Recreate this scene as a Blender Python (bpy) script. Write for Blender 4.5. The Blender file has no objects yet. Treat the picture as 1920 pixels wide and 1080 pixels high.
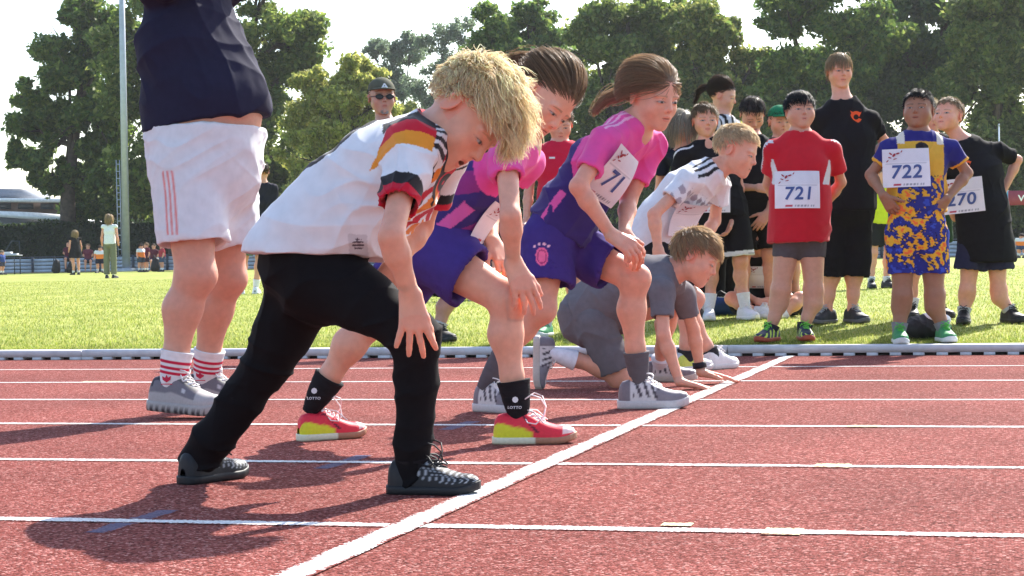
import bpy, bmesh, math, random, os
import numpy as np
from mathutils import Vector, Matrix
# ------------------------------------------------------------------ camera, sky, sun, exposure
SC = bpy.context.scene
FPX, YAW, PITCH, ROLL, CAMH = 3634.6, 0.245247, -0.0179393, -0.0187965, 0.49764
CAM = np.array([0.0, 0.0, CAMH])
FW = np.array([-math.sin(YAW)*math.cos(PITCH), math.cos(YAW)*math.cos(PITCH), math.sin(PITCH)])
_r = np.array([math.cos(YAW), math.sin(YAW), 0.0]); _u = np.cross(_r, FW)
RT = _r*math.cos(ROLL)+_u*math.sin(ROLL); UP = -_r*math.sin(ROLL)+_u*math.cos(ROLL)
camd = bpy.data.cameras.new('camera'); camo = bpy.data.objects.new('camera', camd); SC.collection.objects.link(camo)
camd.sensor_width = 36.0; camd.lens = 36.0*FPX/1920.0; camd.clip_start = 0.05; camd.clip_end = 5000
m3 = Matrix(((RT[0],UP[0],-FW[0]),(RT[1],UP[1],-FW[1]),(RT[2],UP[2],-FW[2])))
camo.matrix_world = Matrix.Translation(Vector(CAM)) @ m3.to_4x4()
SC.camera = camo
SUN_EL = math.radians(39.5); SUN_H = np.array([0.30, 0.954])           # horizontal direction TOWARDS the sun
SUN_H = SUN_H/np.linalg.norm(SUN_H)
wd = bpy.data.worlds.new('World'); SC.world = wd; wd.use_nodes = True
nt = wd.node_tree; nt.nodes.clear()
sky = nt.nodes.new('ShaderNodeTexSky'); sky.sky_type = 'NISHITA'; sky.sun_disc = False
sky.sun_elevation = SUN_EL; sky.sun_rotation = math.atan2(SUN_H[0], SUN_H[1])
sky.air_density = 1.0; sky.dust_density = 1.2; sky.ozone_density = 1.0
bg = nt.nodes.new('ShaderNodeBackground'); bg.inputs['Strength'].default_value = 0.15
wo = nt.nodes.new('ShaderNodeOutputWorld'); nt.links.new(sky.outputs[0], bg.inputs[0]); nt.links.new(bg.outputs[0], wo.inputs[0])
sund = bpy.data.lights.new('sun', 'SUN'); sund.energy = 4.9; sund.angle = math.radians(0.6); sund.color = (1.0, 0.95, 0.87)
suno = bpy.data.objects.new('sun', sund); SC.collection.objects.link(suno)
sdir = Vector((SUN_H[0]*math.cos(SUN_EL), SUN_H[1]*math.cos(SUN_EL), math.sin(SUN_EL)))
suno.rotation_euler = (sdir).to_track_quat('Z', 'Y').to_euler(); suno.location = (3, 12, 12)
vs = SC.view_settings; vs.view_transform = 'Standard'; vs.look = 'None'; vs.gamma = 1.0; vs.exposure = 1.25
vs.use_curve_mapping = False
SC.cycles.max_bounces = 9; SC.cycles.diffuse_bounces = 6; SC.cycles.glossy_bounces = 2; SC.cycles.transparent_max_bounces = 20
SC.cycles.caustics_reflective = False; SC.cycles.caustics_refractive = False

# ------------------------------------------------------------------ helpers
rng = np.random.default_rng(7); random.seed(7)
SLOPE = 0.01; ZG = -0.062; YK = 10.95
V = lambda *a: np.array(a, float)
def nrm(v):
    v = np.asarray(v, float); return v/(np.linalg.norm(v)+1e-12)
def U(px, py, D): return CAM + D*(FW + RT*(px-960)/FPX + UP*(540-py)/FPX)
def ray(px, py): return FW + RT*(px-960)/FPX + UP*(540-py)/FPX
def GT(px, py):
    d = ray(px, py); t = (0-CAMH)/(d[2]+SLOPE*d[1]); return CAM+t*d
def GZ(px, py, z=ZG):
    d = ray(px, py); t = (z-CAMH)/d[2]; return CAM+t*d
def zgr(y): return ZG+.115*(1-np.exp(-np.maximum(np.asarray(y, float)-YK-.1, 0)/1.6))       # the pitch is crowned
def GR(px, py):
    z = ZG
    for _ in range(12): P = GZ(px, py, z); z = .5*z+.5*float(zgr(P[1]))
    return P
def DEP(P): return float((np.asarray(P)-CAM) @ FW)
def PJ(P):
    v = np.asarray(P)-CAM; d = v@FW; return np.array([960+FPX*(v@RT)/d, 540-FPX*(v@UP)/d])
def CD(r, u, c): return nrm(RT*r + UP*u - FW*c)                         # direction given as right, up, towards the camera
def s2l(c):
    c = np.asarray(c, float)/255.0; return np.where(c <= .04045, c/12.92, ((c+.055)/1.055)**2.4)
def rgb(r, g, b): return s2l((r, g, b))
COL = SC.collection
def mkobj(name, v, f, mat, parent=None, col=None, smooth=True, flen=None):
    """f: (n,4) or (n,3) int array, or a flat list with flen (face lengths)"""
    me = bpy.data.meshes.new(name); v = np.ascontiguousarray(v, np.float32)
    me.vertices.add(len(v)); me.vertices.foreach_set('co', v.ravel())
    if flen is None:
        f = np.asarray(f, np.int32); k = f.shape[1]; n = len(f); flat = f.ravel(); st = np.arange(n, dtype=np.int32)*k
    else:
        flat = np.asarray(f, np.int32); fl = np.asarray(flen, np.int32); n = len(fl); st = np.concatenate([[0], np.cumsum(fl)[:-1]]).astype(np.int32)
    me.loops.add(len(flat)); me.loops.foreach_set('vertex_index', flat)
    me.polygons.add(n); me.polygons.foreach_set('loop_start', st)
    if smooth: me.polygons.foreach_set('use_smooth', np.ones(n, bool))
    if col is not None:
        a = me.attributes.new('Col', 'FLOAT_COLOR', 'POINT'); c = np.ones((len(v), 4), np.float32); c[:, :3] = col
        a.data.foreach_set('color', c.ravel())
    me.update(calc_edges=True); me.validate()
    if isinstance(mat, (list, tuple)):
        for q in mat: me.materials.append(q)
    elif mat is not None: me.materials.append(mat)
    o = bpy.data.objects.new(name, me); COL.objects.link(o)
    if parent is not None: o.parent = parent
    return o
def empty(name, loc=(0, 0, 0)):
    o = bpy.data.objects.new(name, None); COL.objects.link(o); o.empty_display_size = .1
    return o
def tag(o, label=None, cat=None, group=None, kind=None):
    if label: o['label'] = label
    if cat: o['category'] = cat
    if group: o['group'] = group
    if kind: o['kind'] = kind
    return o
class MB:
    def __init__(s): s.v = []; s.f = []; s.fl = []; s.n = 0
    def add(s, v, faces):
        for q in faces: s.f.extend([i+s.n for i in q]); s.fl.append(len(q))
        s.v.extend([tuple(map(float, p)) for p in v]); s.n += len(v)
    def box(s, c, ax, h):
        c = np.asarray(c, float); ax = [np.asarray(a, float) for a in ax]
        v = [c+ax[0]*h[0]*i+ax[1]*h[1]*j+ax[2]*h[2]*k for i in (-1, 1) for j in (-1, 1) for k in (-1, 1)]
        s.add(v, [(0,1,3,2),(4,6,7,5),(0,4,5,1),(2,3,7,6),(0,2,6,4),(1,5,7,3)])
    def abox(s, a, b):
        a = np.asarray(a, float); b = np.asarray(b, float); s.box((a+b)/2, np.eye(3), np.abs(b-a)/2)
    def tube(s, pts, rad, n=8, cap=True):
        v, f = tube_mesh(pts, rad, n, cap); s.add(v, f)
    def build(s, name, mat, parent=None, smooth=False, col=None):
        c = None
        if col is not None: c = np.tile(np.asarray(col), (s.n, 1))
        return mkobj(name, np.array(s.v), s.f, mat, parent, c, smooth, s.fl)
def frame_of(d, ref=None):
    d = nrm(d); ref = V(0, 0, 1) if ref is None else ref
    if abs(d@nrm(ref)) > .97: ref = V(1, 0, 0)
    a = nrm(np.cross(d, ref)); return a, np.cross(a, d)
def tube_mesh(pts, rad, n=8, cap=True):
    pts = np.asarray(pts, float); m = len(pts)
    rad = np.full(m, rad) if np.isscalar(rad) else np.asarray(rad, float)
    v = []; f = []
    a, b = frame_of(pts[1]-pts[0])
    for i in range(m):
        d = nrm(pts[min(i+1, m-1)]-pts[max(i-1, 0)]); a = nrm(a-d*(a@d)); b = np.cross(a, d)
        for k in range(n):
            t = 2*math.pi*k/n; v.append(pts[i]+rad[i]*(a*math.cos(t)+b*math.sin(t)))
    for i in range(m-1):
        for k in range(n): f.append((i*n+k, i*n+(k+1) % n, (i+1)*n+(k+1) % n, (i+1)*n+k))
    if cap: f.append(tuple(range(n))[::-1]); f.append(tuple(range((m-1)*n, m*n)))
    return np.array(v), f
# ---- materials
def mat_new(name, rough=.8, spec=.3):
    m = bpy.data.materials.new(name); m.use_nodes = True; n = m.node_tree
    return m, n, n.nodes['Principled BSDF'], n.nodes.new, n.links.new
def attr_mat(name, rough, spec=.3, nscale=60, namt=.12, bump=.0, bscale=400, sss=0, sheen=0, transl=0, bdist=.002):
    m, n, P, N, L = mat_new(name)
    P.inputs['Roughness'].default_value = rough; P.inputs['Specular IOR Level'].default_value = spec
    at = N('ShaderNodeAttribute'); at.attribute_name = 'Col'
    tc = N('ShaderNodeTexCoord'); nz = N('ShaderNodeTexNoise'); nz.inputs['Scale'].default_value = nscale; nz.inputs['Detail'].default_value = 4
    L(tc.outputs['Object'], nz.inputs['Vector'])
    mr = N('ShaderNodeMapRange'); mr.inputs[1].default_value = .3; mr.inputs[2].default_value = .7
    mr.inputs[3].default_value = 1-namt; mr.inputs[4].default_value = 1+namt; L(nz.outputs[0], mr.inputs[0])
    mx = N('ShaderNodeVectorMath'); mx.operation = 'SCALE'; L(at.outputs['Color'], mx.inputs[0]); L(mr.outputs[0], mx.inputs['Scale'])
    L(mx.outputs[0], P.inputs['Base Color'])
    if bump:
        n2 = N('ShaderNodeTexNoise'); n2.inputs['Scale'].default_value = bscale; n2.inputs['Detail'].default_value = 3; L(tc.outputs['Object'], n2.inputs['Vector'])
        bp = N('ShaderNodeBump'); bp.inputs['Strength'].default_value = bump; bp.inputs['Distance'].default_value = bdist
        L(n2.outputs[0], bp.inputs['Height']); L(bp.outputs[0], P.inputs['Normal'])
    if sss:
        P.inputs['Subsurface Weight'].default_value = sss; P.inputs['Subsurface Radius'].default_value = (1, .35, .2); P.inputs['Subsurface Scale'].default_value = .012
    if sheen: P.inputs['Sheen Weight'].default_value = sheen; P.inputs['Sheen Roughness'].default_value = .5
    if transl:
        tr = N('ShaderNodeBsdfTranslucent'); L(mx.outputs[0], tr.inputs['Color']); ms = N('ShaderNodeMixShader'); ms.inputs[0].default_value = transl
        out = n.nodes['Material Output']; L(P.outputs[0], ms.inputs[1]); L(tr.outputs[0], ms.inputs[2]); L(ms.outputs[0], out.inputs['Surface'])
    return m
def flat_mat(name, col, rough=.6, spec=.3, metal=0, nscale=8, namt=.1, bump=0, bscale=60):
    m, n, P, N, L = mat_new(name)
    P.inputs['Roughness'].default_value = rough; P.inputs['Specular IOR Level'].default_value = spec; P.inputs['Metallic'].default_value = metal
    tc = N('ShaderNodeTexCoord'); nz = N('ShaderNodeTexNoise'); nz.inputs['Scale'].default_value = nscale; nz.inputs['Detail'].default_value = 5
    L(tc.outputs['Object'], nz.inputs['Vector'])
    cr = N('ShaderNodeValToRGB'); cr.color_ramp.elements[0].position = .3; cr.color_ramp.elements[1].position = .7
    c = np.asarray(col); cr.color_ramp.elements[0].color = (*np.clip(c*(1-namt), 0, 1), 1); cr.color_ramp.elements[1].color = (*np.clip(c*(1+namt), 0, 1), 1)
    L(nz.outputs[0], cr.inputs[0]); L(cr.outputs[0], P.inputs['Base Color'])
    if bump:
        n2 = N('ShaderNodeTexNoise'); n2.inputs['Scale'].default_value = bscale; L(tc.outputs['Object'], n2.inputs['Vector'])
        bp = N('ShaderNodeBump'); bp.inputs['Strength'].default_value = bump; bp.inputs['Distance'].default_value = .003; L(n2.outputs[0], bp.inputs['Height']); L(bp.outputs[0], P.inputs['Normal'])
    return m
M_SKIN = attr_mat('skin', .48, .35, 45, .06, .15, 700, sss=.35, bdist=.0008)
M_CLOTH = attr_mat('jersey_cloth', .85, .15, 30, .05, .25, 900, sheen=.15, transl=.10, bdist=.0008)
M_DARK = attr_mat('woven_cloth', .85, .12, 40, .08, .3, 700, bdist=.0008)
M_HAIR = attr_mat('hair', .34, .6, 90, .12, transl=.55)
def _thin(m, a):
    n = m.node_tree; out = n.nodes['Material Output']; src = out.inputs['Surface'].links[0].from_socket; t = n.nodes.new('ShaderNodeBsdfTransparent'); x = n.nodes.new('ShaderNodeMixShader'); x.inputs[0].default_value = a
    n.links.new(src, x.inputs[1]); n.links.new(t.outputs[0], x.inputs[2]); n.links.new(x.outputs[0], out.inputs['Surface'])
_thin(M_HAIR, .30)                                                       # fine hair lets part of the light straight through
M_SHOE = attr_mat('shoe_leather', .55, .3, 120, .06, .25, 900, bdist=.0006)
M_PAPER = attr_mat('bib_paper', .6, .25, 25, .03, transl=.12)
M_PLAIN = attr_mat('plain_paint', .6, .3, 20, .06)

# ------------------------------------------------------------------ signed distance modelling
def smin(a, b, k):
    if k <= 0: return np.minimum(a, b)
    h = np.maximum(k-np.abs(a-b), 0)/k; return np.minimum(a, b)-h*h*k*.25
def smax(a, b, k): return -smin(-a, -b, k)
def p_rc(P, A, B, ra, rb):
    ab = B-A; L2 = ab@ab+1e-12; q = P-A; t = np.clip((q@ab)/L2, 0, 1)
    return np.linalg.norm(q-t[:, None]*ab, axis=1)-(ra+(rb-ra)*t)
def p_fc(P, A, B, ra, rb, sx=None, kx=1.0):
    """cone from A with a round start and a flat end at B; sx: axis along which the section is widened kx times"""
    ab = B-A; L = np.linalg.norm(ab)+1e-9; ax = ab/L; q = P-A; s = q@ax; t = np.clip(s/L, 0, 1)
    r = q-np.clip(s, 0, None)[:, None]*ax
    if sx is not None:
        c = r@sx; r = r-np.outer(c*(1-1/kx), sx)
    return np.maximum(np.linalg.norm(r, axis=1)-(ra+(rb-ra)*t), s-L)
def p_el(P, C, R, rad):
    q = (P-C)@R.T; k0 = np.linalg.norm(q/rad, axis=1); k1 = np.linalg.norm(q/(rad*rad), axis=1)+1e-9
    return k0*(k0-1)/k1
def p_es(P, A, B, lat, a0, a1, b0, b1):
    ab = B-A; L2 = ab@ab+1e-12; ax = ab/math.sqrt(L2); la = nrm(lat-ax*(lat@ax)); fr = np.cross(ax, la)
    q = P-A; t = np.clip((q@ab)/L2, 0, 1); d = q-t[:, None]*ab
    a = a0+(a1-a0)*t; b = b0+(b1-b0)*t; m = np.minimum(a, b)
    x = d@la; y = d@fr; z = d@ax
    k0 = np.sqrt((x/a)**2+(y/b)**2+(z/m)**2); k1 = np.sqrt((x/a**2)**2+(y/b**2)**2+(z/m**2)**2)+1e-9
    return np.where(k0 < 1e-4, -m, k0*(k0-1)/k1)
def p_pl(P, C, n): return (P-C)@n
class SDF:
    def __init__(s): s.ops = []
    def _a(s, op, k, fn, args, lo=None, hi=None): s.ops.append((op, k, fn, args, lo, hi)); return s
    def rc(s, A, B, ra, rb, k=.02, op='u'):
        r = max(ra, rb); return s._a(op, k, p_rc, (A, B, ra, rb), np.minimum(A, B)-r, np.maximum(A, B)+r)
    def fc(s, A, B, ra, rb, k=.02, op='u', sx=None, kx=1.0):
        r = max(ra, rb)*max(1, kx); return s._a(op, k, p_fc, (A, B, ra, rb, sx, kx), np.minimum(A, B)-r, np.maximum(A, B)+r)
    def el(s, C, R, rad, k=.02, op='u'):
        rad = np.asarray(rad, float); r = rad.max(); return s._a(op, k, p_el, (np.asarray(C, float), R, rad), C-r, C+r)
    def sp(s, C, r, k=.02, op='u'): return s.rc(C, C+V(1e-5, 0, 0), r, r, k, op)
    def es(s, A, B, lat, a0, a1, b0, b1, k=.03, op='u'):
        r = max(a0, a1, b0, b1); return s._a(op, k, p_es, (A, B, lat, a0, a1, b0, b1), np.minimum(A, B)-r, np.maximum(A, B)+r)
    def pl(s, C, n, k=.0): return s._a('i', k, p_pl, (C, nrm(n)))
    def bbox(s):
        L = [o for o in s.ops if o[0] == 'u']; return np.min([o[4] for o in L], 0), np.max([o[5] for o in L], 0)
    def __call__(s, P, pad=.08):
        d = np.full(len(P), 1.0)
        for op, k, fn, ar, lo, hi in s.ops:
            if op == 'i': d = smax(d, fn(P, *ar), k); continue
            m = np.nonzero(np.all((P > lo-pad) & (P < hi+pad), axis=1))[0]
            if len(m) == 0: continue
            e = fn(P[m], *ar)
            d[m] = smin(d[m], e, k) if op == 'u' else smax(d[m], -e, k)
        return d
    def grid(s, lo, hi, h, pad=.05):
        n = np.maximum(2, np.ceil((hi-lo)/h).astype(int)+1); F = np.full(n, 1.0, np.float64)
        xs = [lo[i]+h*np.arange(n[i]) for i in range(3)]
        for op, k, fn, ar, l, u in s.ops:
            if op == 'i': a = [0, 0, 0]; b = list(n)
            else:
                a = np.clip(np.floor((l-pad-lo)/h).astype(int), 0, n); b = np.clip(np.ceil((u+pad-lo)/h).astype(int)+1, 0, n)
            if any(b[i] <= a[i] for i in range(3)): continue
            sl = tuple(slice(a[i], b[i]) for i in range(3))
            G = np.stack(np.meshgrid(*[xs[i][sl[i]] for i in range(3)], indexing='ij'), -1); sh = G.shape[:3]
            e = fn(G.reshape(-1, 3), *ar).reshape(sh)
            F[sl] = smin(F[sl], e, k) if op == 'u' else (smax(F[sl], -e, k) if op == 's' else smax(F[sl], e, k))
        return F
def surface_nets(F, lo, h):
    n = np.array(F.shape); c = n-1; ins = F < 0
    accs = []; ids = []; quads = []
    for ax in range(3):
        a0 = [slice(None)]*3; a1 = [slice(None)]*3; a0[ax] = slice(0, -1); a1[ax] = slice(1, None)
        A = ins[tuple(a0)]; m = A != ins[tuple(a1)]
        I = np.stack(np.nonzero(m), 1)
        if len(I) == 0: continue
        f0 = F[tuple(a0)][m]; f1 = F[tuple(a1)][m]; t = f0/(f0-f1)
        pos = I.astype(float); pos[:, ax] += t
        o1, o2 = [i for i in range(3) if i != ax]
        cells = []; ok = np.ones(len(I), bool)
        for d1, d2 in ((0, 0), (-1, 0), (-1, -1), (0, -1)):
            J = I.copy(); J[:, o1] += d1; J[:, o2] += d2
            ok &= np.all((J >= 0) & (J < c), axis=1); cells.append(J)
        ci = [(J[:, 0]*c[1]+J[:, 1])*c[2]+J[:, 2] for J in cells]
        for J, q in zip(cells, ci):
            v = np.all((J >= 0) & (J < c), axis=1); ids.append(q[v]); accs.append(pos[v])
        Q = np.stack(ci, 1)[ok]; fl = A[m][ok]
        if ax == 1: fl = ~fl
        Q[~fl] = Q[~fl][:, ::-1]; quads.append(Q)
    ids = np.concatenate(ids); accs = np.concatenate(accs)
    uq, inv = np.unique(ids, return_inverse=True); cnt = np.bincount(inv)
    v = np.stack([np.bincount(inv, accs[:, i])/cnt for i in range(3)], 1)*h+lo
    Q = np.concatenate(quads); Q = np.searchsorted(uq, Q)
    return v, Q
def compact(v, q):
    u, inv = np.unique(q, return_inverse=True); return v[u], inv.reshape(q.shape)
def catmull(v, q):
    nv = len(v); fp = v[q].mean(1)
    e = np.sort(np.stack([q, np.roll(q, -1, 1)], -1).reshape(-1, 2), 1); key = e[:, 0].astype(np.int64)*nv+e[:, 1]
    uk, inv = np.unique(key, return_inverse=True); ea = uk//nv; eb = uk % nv; fid = np.repeat(np.arange(len(q)), 4)
    c = np.bincount(inv); fs = np.stack([np.bincount(inv, fp[fid, i]) for i in range(3)], 1)
    mid = (v[ea]+v[eb])/2; ep = np.where((c == 2)[:, None], (mid*2+fs)/4, mid)
    val = np.bincount(q.ravel(), minlength=nv); Fa = np.stack([np.bincount(q.ravel(), np.repeat(fp[:, i], 4), minlength=nv) for i in range(3)], 1)
    Em = np.zeros((nv, 3)); ec = np.bincount(ea, minlength=nv)+np.bincount(eb, minlength=nv)
    for i in range(3): Em[:, i] = np.bincount(ea, mid[:, i], minlength=nv)+np.bincount(eb, mid[:, i], minlength=nv)
    n_ = np.maximum(val, 1)[:, None]; vp = (Fa/n_+2*Em/np.maximum(ec, 1)[:, None]+(n_-3)*v)/n_
    bd = np.zeros(nv, bool); bb = c != 2; bd[ea[bb]] = True; bd[eb[bb]] = True
    vp[bd] = v[bd]
    ne = nv+np.arange(len(uk)); ei = ne[inv].reshape(-1, 4); fi = nv+len(uk)+np.arange(len(q))
    Q = np.stack([q, ei, np.repeat(fi[:, None], 4, 1), np.roll(ei, 1, 1)], -1).reshape(-1, 4)
    return np.concatenate([vp, ep, fp]), Q
def vnormals(v, q):
    n = np.cross(v[q[:, 2]]-v[q[:, 0]], v[q[:, 3]]-v[q[:, 1]]); o = np.zeros_like(v)
    for i in range(4):
        for j in range(3): o[:, j] += np.bincount(q[:, i], n[:, j], minlength=len(v))
    return o/(np.linalg.norm(o, axis=1)[:, None]+1e-12)
def sdf_mesh(s, h, cc=0, box=None):
    lo, hi = s.bbox() if box is None else box
    lo = lo-2*h; hi = hi+2*h
    v, q = surface_nets(s.grid(lo, hi, h), lo, h)
    for _ in range(cc): v, q = catmull(v, q)
    return v, q
def ridges(P, freq, seed, n=4, axis=None):
    """narrow cloth folds: ridged waves that come and go, running along axis when given"""
    r = np.random.default_rng(seed+77); o = np.zeros(len(P))
    for i in range(n):
        d = r.normal(size=3)
        if axis is not None: d = d-axis*(d@axis)*.9
        d = nrm(d)*freq*(.7+.7*r.random()); ph = r.random()*6.28; m = r.normal(size=3)*freq*.22; w2 = r.normal(size=3)*freq*.5
        q = np.sin(P@d+ph+1.1*np.sin(P@w2+ph*3)+.5*np.sin(P@(w2[::-1]*1.7)))
        o += np.clip(np.sin(P@m+ph*5)+.25, 0, 1)*((1-np.abs(q))**1.7-.33)
    return o
def wave(P, freq, seed, n=5, aniso=None):
    r = np.random.default_rng(seed); o = np.zeros(len(P))
    for i in range(n):
        d = r.normal(size=3)
        if aniso is not None: d = d-aniso*(d@aniso)*.85
        d = nrm(d)*freq*(.6+.9*r.random()); ph = r.random()*6.28
        d2 = r.normal(size=3)*freq*.35
        o += np.sin(P@d+ph+1.3*np.sin(P@d2+ph*2))
    return o/n
# ------------------------------------------------------------------ people
CR_C = V(0, -.06, .13); CR_R = V(.345, .42, .37)
def add_head(S, c, R, hh, mouth=0.0, chub=0.0, adult=0.0):
    T = lambda x, y, z: c+(V(x, y, z)*hh)@R
    I = R; k = lambda a: a*hh; ez = -.03
    S.el(T(*CR_C), I, CR_R*hh, k(.06))
    S.el(T(0, .085, -.10), I, V(.290+.02*chub, .285, .345)*hh, k(.10))
    for s in (-1, 1):
        S.rc(T(s*(.19+.03*chub+.015*adult), .0, -.20), T(s*(.055+.02*adult), .245, -.385-.02*adult), k(.095+.03*chub), k(.075), k(.10))
        S.sp(T(s*.16, .20, -.155), k(.125+.025*chub), k(.10))
        S.el(T(s*.14, .305, .055), I, V(.11, .045, .035)*hh, k(.06))
    S.sp(T(0, .285+.02*adult, -.405-.02*mouth-.03*adult), k(.068), k(.07))
    for s in (-1, 1): S.el(T(s*.145, .425, ez), I, V(.075, .075, .042)*hh, k(.06), 's')
    for s in (-1, 1): S.el(T(s*.140, .292, ez-.004), I, V(.078, .074, .055)*hh, k(.012))
    S.rc(T(0, .345, .02), T(0, .415+.02*adult, -.125), k(.026), k(.034), k(.05))
    S.sp(T(0, .412+.025*adult, -.135), k(.038), k(.03))
    for s in (-1, 1): S.sp(T(s*.044, .375, -.150), k(.028), k(.028))
    S.el(T(0, .285, -.27), I, V(.13, .085, .10)*hh, k(.08))
    S.el(T(0, .352, -.256), I, V(.080, .034, .020)*hh, k(.02))
    S.el(T(0, .345, -.300-.05*mouth), I, V(.070, .034, .023)*hh, k(.02))
    S.el(T(0, .395, -.279-.02*mouth), I, V(.080-.02*mouth, .05+.05*mouth, .006+.03*mouth)*hh, k(.012), 's')
    for s in (-1, 1):
        a = math.radians(12); Rx = np.array([[1, 0, 0], [0, math.cos(a), -math.sin(a)], [0, math.sin(a), math.cos(a)]])
        az = math.radians(22)*s; Rz = np.array([[math.cos(az), -math.sin(az), 0], [math.sin(az), math.cos(az), 0], [0, 0, 1]])
        RR = (Rz@Rx)@R
        S.el(T(s*.345, -.06, -.04), RR, V(.028, .080, .125)*hh, k(.02))
        S.el(T(s*.345, -.085, .03), RR, V(.05, .035, .06)*hh, k(.02))
        S.el(T(s*.388, -.045, -.03), RR, V(.024, .045, .078)*hh, k(.02), 's')
def hair_region(d, line=0.0):
    """d: unit directions on the cranium; True where hair grows"""
    y = d[:, 1]; zl = np.interp(y, [-1, -.3, -.05, .12, .25, .5, .75, 1], [-.55, -.50, -.10, .02, -.06, .16, .30, .36])+line
    return d[:, 2] > zl
def head_paint(loc, C, skin, haircol, brow, iris=(.10, .12, .10), mouth=0.0, hairline=0.0, lipred=1.0):
    x, y, z = loc[:, 0], loc[:, 1], loc[:, 2]; ax = np.abs(x); front = y > .12
    def mix(m, col, a): 
        a = np.broadcast_to(a, m.shape)[m][:, None]; C[m] = C[m]*(1-a)+np.asarray(col)*a
    red = skin*V(1.08, .72, .70); dk = skin*V(.55, .42, .38)
    g = np.exp(-(((ax-.2)/.10)**2+((z+.13)/.09)**2)); mix(front, red, .24*g)
    g = np.exp(-((ax/.06)**2+((z+.13)/.06)**2)); mix(front & (y > .36), red, .25*g)
    ear = (ax > .30) & (y < .06) & (np.abs(z) < .16); mix(ear, red, .5)
    # lips
    lw = .080; up = ((x/lw)**2+((z+.258)/.022)**2 < 1); lo = ((x/(lw*.9))**2+((z+.298+.05*mouth)/.024)**2 < 1)
    mix((up | lo) & front & (y > .28), skin*V(.95, .60, .60), .7*lipred)
    op = ((x/(lw-.02*mouth))**2+((z+.279+.02*mouth)/(.0055+.034*mouth))**2 < 1) & front & (y > .20); mix(op, V(.10, .025, .022), .85)
    nos = ((ax-.028)**2+((z+.168)/.7)**2 < .012**2) & (y > .33); mix(nos, dk*.6, .7)
    # eyes
    for s in (-1, 1):
        ex = x-s*.140; ez = z+.036
        r = (ex/.060)**2+(ez/np.where(ez > 0, .019, .014))**2; e = (r < 1) & (y > .22)
        mix((r < 2.4) & (y > .22), dk, .30); mix((r < 1.55) & (ez > .002) & (y > .22), V(.04, .025, .018), .75)
        mix(e, V(.36, .32, .30), 1.0); ir = (ex**2+(ez-.001)**2 < .029**2) & e; mix(ir, V(*iris)*.8, 1.0)
        mix((ex**2+ez**2 < .013**2) & e, V(.008, .008, .008), 1.0)
        zb = .060-.9*(ax-.13)**2-.12*np.maximum(ax-.18, 0); b = (np.abs(z-zb) < .015*(1.15-ax/.3)) & (ax > .055) & (ax < .235) & (y > .15); mix(b & (x*s > 0), brow, .6)
    d = (loc-CR_C)/CR_R; rr = np.linalg.norm(d, axis=1); dd = d/(rr[:, None]+1e-9)
    if haircol is not None:
        yy = dd[:, 1]; zl = np.interp(yy, [-1, -.3, -.05, .12, .25, .5, .75, 1], [-.55, -.50, -.10, .02, -.06, .16, .30, .36])+hairline
        m = (rr > .8) & (dd[:, 2] > zl) & ~ear; mix(m, haircol*.8, np.clip((dd[:, 2]-zl)/.16, 0, .85))
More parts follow.
